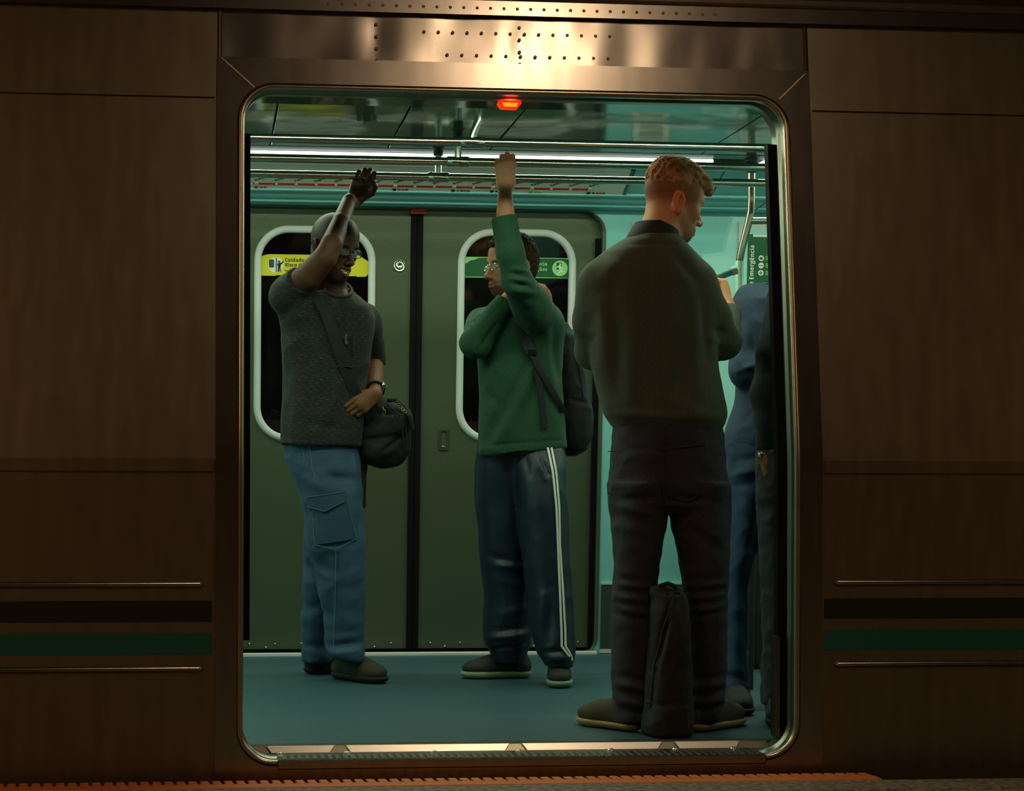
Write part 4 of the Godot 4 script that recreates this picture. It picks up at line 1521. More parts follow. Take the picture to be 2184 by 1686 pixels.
# a shoe: heel on the floor, direction of the toe, length; returns [upper, sole]
func shoe(base: Vector3, heel: Vector3, dir: Vector3, ln: float, cell := 0.006, high := 0.09, wide := 1.0, thick := 0.028) -> Array:
	dir.y = 0.0
	dir = dir.normalized()
	var u := Vector3.UP
	var sd := u.cross(dir)
	var k := ln / 0.29
	var up := sculpt(cell, base)
	var at := func(f: float, y: float, x := 0.0) -> Vector3: return heel + (dir * f + sd * x) * k + u * y
	var bs := Basis(sd, u, dir)
	up.ell(at.call(.215, .040), Vector3(.046 * wide, .036, .068) * k, bs, .03)
	up.cap(at.call(.045, .046), at.call(.17, .046), .037 * k, .042 * k, .03)
	up.cap(at.call(.055, .05), at.call(.062, high), .036 * k, .038 * k, .03)
	up.cap(at.call(.09, high - .012), at.call(.19, .052), .028 * k, .026 * k, .03)
	up.cut(Vector3(heel.x, thick * 0.6, heel.z), Vector3.DOWN, .5)
	up.ell(at.call(.066, high + .035), Vector3(.028, .03, .034) * k, bs, .008, 1)
	var so := sculpt(cell, base)
	so.ell(at.call(.215, .020), Vector3(.050 * wide, .024, .076) * k, bs, .02)
	so.cap(at.call(.045, .020), at.call(.20, .020), .042 * k, .047 * k, .02, u * 1.0)
	so.cut(Vector3(heel.x, 0.002, heel.z), Vector3.DOWN, .5)
	so.cut(Vector3(heel.x, thick, heel.z), Vector3.UP, .5)
	return [up, so]

func laces(parent: Node3D, heel: Vector3, dir: Vector3, ln: float, m: Material, y0 := .062, y1 := .085) -> void:
	dir.y = 0.0
	dir = dir.normalized()
	var sd := Vector3.UP.cross(dir)
	var k := ln / 0.29
	var g := Geo.new()
	for i in 4:
		var f := .185 - .022 * i
		var y := lerpf(y0, y1, i / 3.0) + .012
		var c := heel - parent.position + dir * f * k + Vector3.UP * y * k
		var pts := []
		for j in 7:
			var a := lerpf(-1.0, 1.0, j / 6.0)
			pts.append(c + sd * .024 * a * k - Vector3.UP * .012 * a * a * k + dir * .004 * sin(a * 2.0))
		g.tube(pts, .0022, 6)
	put(g, "laces", m, parent)

# a strip or patch laid on the camera side of a loft
func on_loft(secs: Array, x: float, y: float, off: float) -> Vector3:
	return Vector3(x, y, Sculpt.front(secs, x, y) + off)

func seam(secs: Array, pts: Array, w: float, off: float, m: Material, called: String, parent: Node3D, th := 0.002) -> void:
	var path := []
	for i in pts.size() - 1:
		for j in 8:
			var q: Vector2 = pts[i].lerp(pts[i + 1], j / 8.0)
			path.append(on_loft(secs, q.x, q.y, off) - parent.position)
	var e: Vector2 = pts[pts.size() - 1]
	path.append(on_loft(secs, e.x, e.y, off) - parent.position)
	var sides := []
	for i in path.size():
		var d: Vector3 = path[mini(i + 1, path.size() - 1)] - path[maxi(i - 1, 0)]
		var p: Vector3 = path[i] + parent.position
		var s2 := Sculpt.section(secs, p.y)
		var nn := Vector3((p.x - s2[0]) / (s2[2] * s2[2]), 0, maxf(p.z - s2[1], .01) / (s2[3] * s2[3])).normalized()
		sides.append(d.normalized().cross(nn))
	var g := Geo.new()
	g.band(path, sides, w, th)
	put(g, called, m, parent)

func patch(secs: Array, quad: Array, off: float, m: Material, called: String, parent: Node3D, n := 10) -> void:
	var g := Geo.new()
	g.sm = 0
	var f := func(u: float, v: float, o: float) -> Vector3:
		var q: Vector2 = quad[0].lerp(quad[1], u).lerp(quad[3].lerp(quad[2], u), v)
		return on_loft(secs, q.x, q.y, o) - parent.position
	for i in n:
		for j in n:
			var a := i / float(n)
			var b := (i + 1) / float(n)
			var c := j / float(n)
			var d := (j + 1) / float(n)
			g.quad(f.call(a, d, off), f.call(b, d, off), f.call(b, c, off), f.call(a, c, off))
	g.sm = -1
	for i in n:
		var a := i / float(n)
		var b := (i + 1) / float(n)
		g.quad(f.call(a, 1, -.01), f.call(b, 1, -.01), f.call(b, 1, off), f.call(a, 1, off))
		g.quad(f.call(b, 0, -.01), f.call(a, 0, -.01), f.call(a, 0, off), f.call(b, 0, off))
		g.quad(f.call(0, a, -.01), f.call(0, b, -.01), f.call(0, b, off), f.call(0, a, off))
		g.quad(f.call(1, b, -.01), f.call(1, a, -.01), f.call(1, a, off), f.call(1, b, off))
	put(g, called, m, parent)

func creases(amount: float, f: Vector3, sd: int) -> Callable:
	var n := noise(1.0, sd, 2)
	return func(p: Vector3, _n: Vector3) -> float:
		var v := n.get_noise_3d(p.x * f.x, p.y * f.y, p.z * f.z)
		return amount * (1.0 - 2.2 * absf(v)) * 0.6 + amount * 0.4 * n.get_noise_3d(p.z * f.x * 2.0 + 9.0, p.y * f.y * 1.7, p.x * f.x * 2.0)

func glasses(parent: Node3D, c: Vector3, b: Basis, k: float, m: Material, r := 0.0013, w := .024, hh := .016) -> void:
	var g := Geo.new()
	var o := parent.position
	var at := func(x: float, y: float, z: float) -> Vector3: return c + b * (Vector3(x, y, z) * k) - o
	for e in [-1.0, 1.0]:
		var ring := []
		for i in 25:
			var a := TAU * i / 24.0
			ring.append(at.call(e * .033 + signf(cos(a)) * pow(absf(cos(a)), .7) * w, .002 + signf(sin(a)) * pow(absf(sin(a)), .7) * hh * (1.0 if sin(a) < 0 else .8), .104 - .006 * absf(cos(a) * w + e * .033) / .05))
		g.tube(ring, r, 6, false)
		g.tube([at.call(e * (.033 + w), .006, .099), at.call(e * .071, .009, .085), at.call(e * .080, .010, .02), at.call(e * .080, .006, -.012)], r * 1.1, 6)
		g.tube([at.call(e * .010, .006, .104), at.call(e * .009, -.004, .098)], r, 6)
	g.tube([at.call(-.010, .008, .104), at.call(0, .011, .107), at.call(.010, .008, .104)], r * 1.1, 6)
	put(g, "glasses", m, parent)
	for e in [-1.0, 1.0]:
		var l := Geo.new()
		var ring := PackedVector3Array()
		for i in 24:
			var a := TAU * i / 24.0
			ring.append(at.call(e * .033 + signf(cos(a)) * pow(absf(cos(a)), .7) * w, .002 + signf(sin(a)) * pow(absf(sin(a)), .7) * hh * (1.0 if sin(a) < 0 else .8), .104 - .006 * absf(cos(a) * w + e * .033) / .05))
		l.fan(ring)
		put(l, "lens", M.lens, parent.get_node("glasses"))

func man_black_shirt() -> void:
	var base := Vector3(-0.41, 0, -2.06)
	var t := thing("person", "man in glasses, dark heathered T-shirt and blue jeans, arm raised to a handrail", "person", base)
	var skin := lin(.31, .185, .11)
	var hc: Vector3 = Vector3(-0.4343, 1.6992, -1.9400)
	var hb := face_basis(Vector3(.64, -.25, .74), Vector3(.08, 1, 0))
	var hk := 1.02
	var paint_head := func(p: Vector3, _n: Vector3) -> Color:
		var q := hp(p, hc, hb, hk)
		var c := skin
		var scalp := smoothstep(.045, .065, q.y + .35 * clampf(-q.z + .06, -.1, .12)) if q.z > -.02 else smoothstep(-.03, .0, q.y)
		c = c.lerp(lin(.13, .10, .07), scalp * .75)
		if q.z > .07 and absf(q.x) < .026 and q.y < -.059 and q.y > -.094 and Vector2(q.x / .033, (q.y + .073) / .011).length() > .8: c = c.lerp(lin(.33, .15, .12), .6)
		if q.z > .06 and absf(absf(q.x) - .032) < .017 and absf(q.y - .021) < .004: c = c.lerp(lin(.06, .045, .035), .7)
		if q.z > .06:
			var e := Vector2((absf(q.x) - .031) / .011, (q.y - .002) / .0045).length()
			if e < 1.0: c = lin(.55, .52, .46) if e > .5 else lin(.05, .03, .02)
		if q.z > .03 and q.y < -.085: c = c.lerp(lin(.12, .08, .06), .35)
		return c
	var hd := sculpt(0.0034, base)
	head(hd, hc, hb, hk, Vector3(-0.4355, 1.5020, -2.0000), true)
	hd.ell(Vector3(-0.4118, 1.4884, -1.9650), Vector3(.075, .045, .062), Basis(), .03)
	hd.paint = paint_head
	# raised right arm with the fist on the far handrail
	var flat_skin := func(_p: Vector3, _n: Vector3) -> Color: return skin
	var rail := Vector3(-0.3143, 2.0, -2.03)
	var k1 := rail + Vector3(.006, -.010, -.035)
	var w1 := k1 - Vector3(.40, .90, .08).normalized() * .095
	var arm := sculpt(0.0045, base)
	arm.paint = func(p: Vector3, _n: Vector3) -> Color: return skin.lerp(lin(.36, .22, .13), clampf((1.78 - p.y) * 2.0, 0, 1))
	arm.chain([Vector3(-0.5959, 1.5308, -1.9700), Vector3(-0.5321, 1.5846, -1.8500), Vector3(-0.4740, 1.6499, -1.7900), Vector3(-0.4484, 1.7018, -1.8000), Vector3(-0.4085, 1.7964, -1.8900), Vector3(-0.3701, 1.8921, -2.0000), w1], [.058, .053, .046, .0425, .036, .028, .026], .012)
	var h1 := sculpt(0.003, base)
	h1.paint = arm.paint
	h1.chain([Vector3(-0.3881, 1.8446, -1.9500), Vector3(-0.3682, 1.8958, -2.0000), w1], [.027, .0275, .028], .01)
	hand(h1, w1, k1 - w1, Vector3(0, 0, 1), Vector3(1, 0, 0), [[44, 80, 52], [44, 80, 52], [44, 80, 52], [40, 80, 50]], [Vector3(.75, .4, .65), Vector3(.7, .75, .0), Vector3(.2, .8, -.6)], 1.12)
	# left arm with watch, hand on the bag strap
	var a2 := sculpt(0.0042, base)
	a2.paint = func(_p: Vector3, _n: Vector3) -> Color: return skin.lerp(lin(.42, .26, .16), .7)
	var w2: Vector3 = Vector3(-0.2700, 1.1263, -1.9200)
	a2.chain([Vector3(-0.2774, 1.3373, -2.1600), Vector3(-0.2585, 1.2722, -2.1800), Vector3(-0.2589, 1.2108, -2.0800), w2], [.042, .042, .039, .029], .01)
	var h2 := sculpt(0.003, base)
	h2.paint = a2.paint
	h2.chain([Vector3(-0.2657, 1.1495, -1.9500), w2], [.029, .029], .01)
	hand(h2, w2, Vector3(-0.3526, 1.0711, -1.8700) - w2, Vector3(-.25, -.2, -1), Vector3(-.2, 1, .1), [[22, 50, 30], [34, 62, 35], [38, 66, 40], [40, 66, 40]], [Vector3(.85, .15, .5), Vector3(.95, .2, .2), Vector3(.85, .5, -.05)], 1.02)
	# what the clothes hide, coarse
	var bd := sculpt(0.014, base)
	bd.paint = flat_skin
	bd.chain([Vector3(-0.4281, 1.4836, -2.0000), Vector3(-0.4670, 1.2806, -2.0200), Vector3(-0.4765, 0.9652, -2.0300)], [.09, .11, .11], .05, Vector3(0, 0, .3))
	bd.cap(Vector3(-0.5622, 1.4712, -1.9800), Vector3(-0.2976, 1.4180, -2.1000), .04, .038, .03)
	bd.chain([Vector3(-0.4466, 0.9096, -2.0300), Vector3(-0.4149, 0.5029, -1.9800), Vector3(-0.3808, 0.1128, -2.0000)], [.08, .05, .03], .02)
	bd.chain([Vector3(-0.4717, 0.9099, -2.0800), Vector3(-0.4576, 0.4958, -2.1400), Vector3(-0.4822, 0.0926, -2.2200)], [.08, .045, .03], .02)
	later.append(func(): put(Sculpt.joined([hd, arm, h1, a2, h2, bd]), "body", M.skin, t))
	# teeth and eyes
	var te := Geo.new()
	te.sm = 0
	for e in 2:
		var rows := []
		for i in 9:
			var x := lerpf(-.031, .031, i / 8.0)
			var z := .0935 - 13.0 * x * x
			var y := -.0630 - 2.0 * x * x if e == 0 else -.0745
			rows.append(PackedVector3Array([Vector3(x, y, z), Vector3(x, y - .0095, z + .001), Vector3(x, y - .0095, z - .008), Vector3(x, y, z - .008)]))
		for r in rows:
			for i in 4: r[i] = hc + hb * (r[i] * hk) - base
		te.skin(rows)
	put(te, "teeth", mat(Color(.8, .76, .66), .3), t)
	glasses(t, hc, hb, hk, M.frame, .0019, .027, .016)
	# T-shirt
	var ts := [[1.5450, -0.4165, -1.9800, 0.0536, 0.0720], [1.5120, -0.4290, -1.9850, 0.1036, 0.0920], [1.4753, -0.4413, -1.9900, 0.1536, 0.1100], [1.4353, -0.4451, -2.0000, 0.1770, 0.1220], [1.3352, -0.4549, -2.0000, 0.1797, 0.1330], [1.2055, -0.4601, -2.0000, 0.1667, 0.1350], [1.0759, -0.4689, -2.0000, 0.1648, 0.1380], [0.9741, -0.4751, -2.0000, 0.1639, 0.1400], [0.9241, -0.4777, -2.0000, 0.1592, 0.1400]]
	var sh := sculpt(0.007, base)
	sh.loft(ts, .03, 2.3)
	sh.cap(Vector3(-0.5626, 1.4704, -1.9700), Vector3(-0.5963, 1.5152, -1.9600), .085, .078, .05)
	sh.cap(Vector3(-0.6036, 1.5114, -1.9600), Vector3(-0.5613, 1.5693, -1.8850), .072, .062, .03, Vector3(), 0, 2)
	sh.cap(Vector3(-0.3014, 1.4330, -2.1000), Vector3(-0.2783, 1.3461, -2.1500), .068, .064, .03)
	sh.cap(Vector3(-0.2783, 1.3461, -2.1500), Vector3(-0.2623, 1.2589, -2.1800), .062, .058, .01, Vector3(), 0, 2)
	sh.ell(Vector3(-0.4127, 1.5493, -1.9250), Vector3(.056, .056, .075), Basis(), .008, 1)
	sh.cut(Vector3(-0.4762, 0.9278, -2.0000), Vector3(-.03, -1, 0.0), .4)
	var tc := creases(.007, Vector3(5, 3.5, 5), 101)
	sh.disp = tc
	sh.folds = [[Vector3(-0.5403, 1.4892, -1.8600), Vector3(-0.4218, 1.3815, -1.8600), .022, -.012], [Vector3(-0.5493, 1.4528, -1.8600), Vector3(-0.4578, 1.2720, -1.8600), .022, -.010], [Vector3(-0.5672, 1.3799, -1.8600), Vector3(-0.4936, 1.0899, -1.8600), .03, -.010], [Vector3(-0.3460, 1.4033, -1.9000), Vector3(-0.3840, 1.2003, -1.8700), .02, -.008], [Vector3(-0.6197, 1.2727, -1.9000), Vector3(-0.6187, 0.9627, -1.9000), .022, -.010], [Vector3(-0.3932, 1.2002, -1.8700), Vector3(-0.4751, 1.0173, -1.8600), .022, .008], [Vector3(-0.5660, 1.0168, -1.8600), Vector3(-0.3840, 0.9906, -1.8600), .02, -.008], [Vector3(-0.5812, 1.4903, -1.8800), Vector3(-0.6384, 1.4184, -1.9000), .018, -.010]]
	part(sh, "t_shirt", M.tee, t)
	var ck := Geo.new()
	var cp := []
	for i in 25:
		var a := TAU * i / 24.0
		cp.append((Vector3(-0.4151, 1.5419, -1.9450) as Vector3) + Vector3(cos(a) * .054, -.036 * sin(a) - .004 * cos(a), sin(a) * .064) - base)
	ck.tube(cp, .0065, 8, false)
	put(ck, "neckband", M.collar, t)
	# chest pocket
	patch(ts, [Vector2(-0.3619, 1.3542), Vector2(-0.3018, 1.3598), Vector2(-0.3089, 1.2902), Vector2(-0.3617, 1.2812)], .006, M.tee, "chest_pocket", t, 6)
	# jeans
	var near := [[0.9558, -0.4731, -2.0200, 0.1448, 0.1350], [0.9094, -0.4748, -2.0200, 0.1466, 0.1400], [0.8168, -0.4543, -2.0000, 0.1343, 0.1400], [0.6692, -0.4273, -1.9800, 0.1174, 0.1280], [0.5403, -0.4173, -1.9700, 0.1127, 0.1150], [0.4295, -0.4059, -1.9700, 0.1016, 0.1050], [0.2811, -0.3854, -1.9800, 0.0805, 0.0980], [0.1693, -0.3825, -1.9900, 0.0751, 0.0980], [0.1105, -0.3761, -1.9850, 0.0741, 0.1000], [0.0740, -0.3782, -1.9800, 0.0648, 0.0980]]
	var fr := [[0.9568, -0.4799, -2.1000, 0.1312, 0.1200], [0.8162, -0.4625, -2.1200, 0.1062, 0.1200], [0.6465, -0.4505, -2.1400, 0.0867, 0.1100], [0.4571, -0.4657, -2.1600, 0.0699, 0.1000], [0.2653, -0.4752, -2.2000, 0.0636, 0.0950], [0.1298, -0.4789, -2.2300, 0.0581, 0.0920], [0.0564, -0.4810, -2.2400, 0.0534, 0.0900]]
	var jn := sculpt(0.0075, base)
	jn.loft(near, .02, 2.2)
	jn.loft(fr, .02, 2.2)
	jn.cut(Vector3(-0.3819, 0.0949, -1.9000), Vector3(-.25, -1, -.1), .12)
	jn.disp = creases(.009, Vector3(4, 6, 4), 103)
	jn.folds = [[Vector3(-0.4568, 0.8084, -1.8500), Vector3(-0.3363, 0.7958, -1.8800), .018, -.013], [Vector3(-0.4751, 0.8356, -1.8500), Vector3(-0.3839, 0.7632, -1.8500), .02, -.010], [Vector3(-0.5289, 0.7991, -1.8600), Vector3(-0.4566, 0.7449, -1.8500), .02, .008], [Vector3(-0.4734, 0.4902, -1.8600), Vector3(-0.4908, 0.4170, -1.8700), .04, -.02], [Vector3(-0.4522, 0.1456, -1.8900), Vector3(-0.3143, 0.1585, -1.9000), .016, -.016], [Vector3(-0.4521, 0.1146, -1.8900), Vector3(-0.3417, 0.1257, -1.9000), .014, .010], [Vector3(-0.4524, 0.1967, -1.8900), Vector3(-0.3236, 0.2135, -1.9000), .02, -.007], [Vector3(-0.5403, 0.4622, -2.0600), Vector3(-0.4619, 0.4341, -2.0600), .02, -.010], [Vector3(-0.5378, 0.2729, -2.1000), Vector3(-0.4592, 0.2913, -2.1000), .02, -.008], [Vector3(-0.5355, 0.1269, -2.1400), Vector3(-0.4469, 0.1188, -2.1400), .02, -.010], [Vector3(-0.4452, 0.3987, -1.8700), Vector3(-0.4304, 0.1783, -1.8900), .02, -.008]]
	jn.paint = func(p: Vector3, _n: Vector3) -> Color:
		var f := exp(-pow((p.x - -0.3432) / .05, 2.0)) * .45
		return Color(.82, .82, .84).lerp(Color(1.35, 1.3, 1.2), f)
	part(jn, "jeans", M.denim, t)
	var pk := [Vector2(-0.5292, 0.7230), Vector2(-0.3911, 0.7450), Vector2(-0.3443, 0.5665), Vector2(-0.5063, 0.5411)]
	patch(near, pk, .013, M.denim_dark, "cargo_pocket", t, 12)
	patch(near, [Vector2(-0.5364, 0.7302), Vector2(-0.4621, 0.7412), Vector2(-0.4673, 0.6704), Vector2(-0.5327, 0.6867)], .020, M.denim_dark, "pocket_flap", t, 8)
	patch(near, [Vector2(-0.4621, 0.7412), Vector2(-0.3875, 0.7523), Vector2(-0.3910, 0.7123), Vector2(-0.4673, 0.6704)], .020, M.denim_dark, "pocket_flap", t, 8)
	for e in [[pk[1], pk[2]], [pk[2], Vector2(-0.4298, 0.5265), pk[3]], [pk[3], Vector2(-0.5163, 0.6722)]]:
		seam(near, e, .0019, .0145, M.stitch, "pocket_stitch", t)
	seam(near, [Vector2(-0.5364, 0.7266), Vector2(-0.3893, 0.7486)], .0019, .0215, M.stitch, "flap_stitch", t)
	seam(near, [Vector2(-0.5327, 0.6885), Vector2(-0.4709, 0.6722), Vector2(-0.3929, 0.7123)], .0019, .0215, M.stitch, "flap_stitch", t)
	seam(near, [Vector2(-0.5280, 0.9261), Vector2(-0.5168, 0.8355), Vector2(-0.4857, 0.7539)], .0021, .008, M.stitch, "side_seam", t)
	seam(near, [Vector2(-0.4261, 0.5174), Vector2(-0.4266, 0.2893), Vector2(-0.4309, 0.1245)], .0021, .008, M.stitch, "side_seam", t)
	seam(near, [Vector2(-0.5571, 0.9351), Vector2(-0.5460, 0.8716), Vector2(-0.5758, 0.8316)], .0019, .008, M.stitch, "back_pocket_stitch", t)
	# shoes
	var d1 := Vector3(.62, 0, .78)
	var s1 := shoe(base, Vector3(-0.3972 - .02, 0, -2.10), d1, .30, .0065, .095, 1.1)
	var n1 := thing_part("shoe", t)
	part(s1[0], "upper", M.boot, n1)
	part(s1[1], "sole", M.boot_sole, n1)
	laces(t, Vector3(-0.3972 - .02, 0, -2.10), d1, .30, M.boot_sole)
	var s2 := shoe(base, Vector3(-0.5391 + .005, 0, -2.27), Vector3(1, 0, .02), .295, .0065, .09, 1.0)
	var n2 := thing_part("shoe", t)
	part(s2[0], "upper", M.boot, n2)
	part(s2[1], "sole", M.boot_sole, n2)
	# watch
	var wc: Vector3 = (Vector3(-0.2570, 1.1428, -1.9650) as Vector3) - base
	var wd := ((Vector3(-0.2700, 1.1263, -1.9200) as Vector3) - (Vector3(-0.2589, 1.2108, -2.0800) as Vector3)).normalized()
	var wb := face_basis(wd, Vector3(1, 0.2, .3))
	var wr := []
	var c0: Vector3 = (Vector3(-0.2653, 1.1497, -1.9550) as Vector3) - base
	for i in 21:
		var a := TAU * i / 20.0
		wr.append(c0 + wb * Vector3(cos(a) * .0355, sin(a) * .0345, 0))
	var wg := Geo.new()
	var sides := []
	for q in wr: sides.append(wd)
	wg.band(wr, sides, .017, .004)
	put(wg, "watch_strap", M.rubber, t)
	var wf := Geo.new()
	var wn := (Vector3(1, .35, .55) - wd * Vector3(1, .35, .55).dot(wd)).normalized()
	wf.t = Transform3D(Basis(wd.cross(wn), wn, -wd).orthonormalized(), c0 + wn * .0355)
	wf.lathe([Vector2(.017, 0), Vector2(.0175, .006), Vector2(.0155, .009), Vector2(.0145, .008), Vector2(.001, .008)], 20)
	put(wf, "watch", M.chrome, t)
	# cord with pendant
	var cd := Geo.new()
	cd.tube([(Vector3(-0.4345, 1.5596, -1.9000) as Vector3) - base, (Vector3(-0.4133, 1.5110, -1.8850) as Vector3) - base, on_loft(ts, -0.4026, 1.4742, .008) - base, on_loft(ts, -0.3957, 1.4006, .010) - base, on_loft(ts, -0.3907, 1.3599, .012) - base], .0014, 6)
	cd.tube([(Vector3(-0.4102, 1.5581, -1.8800) as Vector3) - base, (Vector3(-0.3994, 1.5067, -1.8750) as Vector3) - base, on_loft(ts, -0.3938, 1.4007, .012) - base, on_loft(ts, -0.3907, 1.3599, .012) - base], .0014, 6)
	put(cd, "neck_cord", M.dark, t)
	var pd := Geo.new()
	var pc := on_loft(ts, -0.3888, 1.3381, .014) - base
	pd.box(pc, Vector3(.008, .040, .006), .0015)
	pd.box(pc + Vector3(.002, -.012, .002), Vector3(.011, .014, .006), .0015)
	put(pd, "pendant", M.brass, t)
	shoulder_bag(ts)

func thing_part(called: String, parent: Node) -> Node3D:
	var o := Node3D.new()
	o.name = called
	_add(o, parent)
	return o

func shoulder_bag(ts: Array) -> void:
	var base: Vector3 = Vector3(-0.2366, 0.9657, -1.9800)
	var t := thing("shoulder_bag", "dark canvas shoulder bag at the hip of the man in the black T-shirt", "bag", base)
	var s := sculpt(0.006, base)
	s.cap(Vector3(-0.2587, 1.0278, -2.0300), Vector3(-0.2153, 0.9348, -2.0300), .098, .096, .03, Vector3(0, 0, .6))
	s.ell(Vector3(-0.1754, 1.0131, -2.0200), Vector3(.055, .085, .07), Basis(Vector3.BACK, -.5), .03)
	s.ell(Vector3(-0.2562, 0.9140, -2.0100), Vector3(.080, .060, .07), Basis(Vector3.BACK, .35), .02)
	s.ell(Vector3(-0.2641, 0.9749, -1.9850), Vector3(.070, .050, .03), Basis(Vector3.BACK, .4), .012)
	s.disp = creases(.006, Vector3(7, 7, 7), 111)
	s.folds = [[Vector3(-0.3216, 0.9465, -1.9600), Vector3(-0.1734, 0.9657, -1.9600), .012, -.014], [Vector3(-0.2297, 0.9099, -1.9500), Vector3(-0.1400, 0.9751, -1.9600), .012, -.014], [Vector3(-0.2850, 1.0575, -1.9600), Vector3(-0.1737, 1.0581, -1.9600), .010, -.010]]
	part(s, "body", M.bag, t)
	var z := Geo.new()
	for q in [[Vector3(-0.2262, 1.0835, -1.9550), Vector3(-0.1820, 1.0431, -1.9500), Vector3(-0.1591, 0.9934, -1.9550), Vector3(-0.1510, 0.9381, -1.9600)], [Vector3(-0.2184, 1.0911, -1.9600), Vector3(-0.1686, 1.0470, -1.9550), Vector3(-0.1438, 0.9991, -1.9600), Vector3(-0.1356, 0.9382, -1.9650)]]:
		var p := []
		for v in q: p.append(v - base)
		z.tube(p, .003, 6)
	put(z, "zip", M.strap, t)
	var zp := Geo.new()
	var zc: Vector3 = (Vector3(-0.2395, 1.0827, -1.9300) as Vector3) - base
	zp.tube([zc, zc + Vector3(.003, -.012, .002)], .002, 6)
	var ring := []
	for i in 13:
		var a := TAU * i / 12.0
		ring.append(zc + Vector3(.006 + cos(a) * .005, -.024 + sin(a) * .011, .003))
	zp.tube(ring, .0018, 6, false)
	put(zp, "zip_pull", M.brass, t)
	# little metal charms on the handle
	var ch := Geo.new()
	for i in 6:
		var c: Vector3 = (Vector3(-0.1841, 1.0978, -1.9300) as Vector3).lerp(Vector3(-0.1432, 1.0539, -1.9300), i / 5.0) - base
		var r2 := []
		for j in 9:
			var a := TAU * j / 8.0
			r2.append(c + Vector3(cos(a) * .006, sin(a) * .005, sin(a + i) * .004 + .012))
		ch.tube(r2, .0013, 5, false)
	put(ch, "metal_rings", M.brass, t)
	var hn := Geo.new()
	hn.tube([(Vector3(-0.2184, 1.1078, -1.9600) as Vector3) - base, (Vector3(-0.1841, 1.1095, -1.9500) as Vector3) - base, (Vector3(-0.1525, 1.0802, -1.9500) as Vector3) - base, (Vector3(-0.1263, 1.0305, -1.9500) as Vector3) - base, (Vector3(-0.1177, 0.9937, -1.9600) as Vector3) - base], .009, 8)
	put(hn, "handle", M.strap, t)
	var path := []
	for q in [Vector2(-0.5241, 1.5330), Vector2(-0.4950, 1.5006), Vector2(-0.4694, 1.4537), Vector2(-0.4436, 1.3812), Vector2(-0.4179, 1.3087), Vector2(-0.3921, 1.2362), Vector2(-0.3664, 1.1727), Vector2(-0.3436, 1.1186)]:
		path.append(on_loft(ts, q.x, minf(q.y, ts[0][0] - .01), .016) - base)
	path.append((Vector3(-0.3051, 1.0715, -1.9400) as Vector3) - base)
	path.append((Vector3(-0.2756, 1.0391, -1.9600) as Vector3) - base)
	var sd := []
	for q in path: sd.append(Vector3(.9, .35, -.25))
	var b := Geo.new()
	b.band(path, sd, .050, .004)
	put(b, "strap", M.strap, t)
	var bk := Geo.new()
	var bc: Vector3 = path[5]
	bk.box(bc + Vector3(0, 0, .005), Vector3(.058, .006, .006), .0015)
	put(bk, "buckle", M.chrome, t)
	# dark cloth hanging from the bag
	var j := sculpt(0.007, base)
	j.cap(Vector3(-0.3263, 0.9193, -2.0200), Vector3(-0.3199, 0.6962, -2.0200), .035, .024, .02, Vector3(0, 0, .5))
	j.disp = creases(.006, Vector3(9, 4, 9), 113)
	part(j, "hanging_cloth", M.jacket, t)

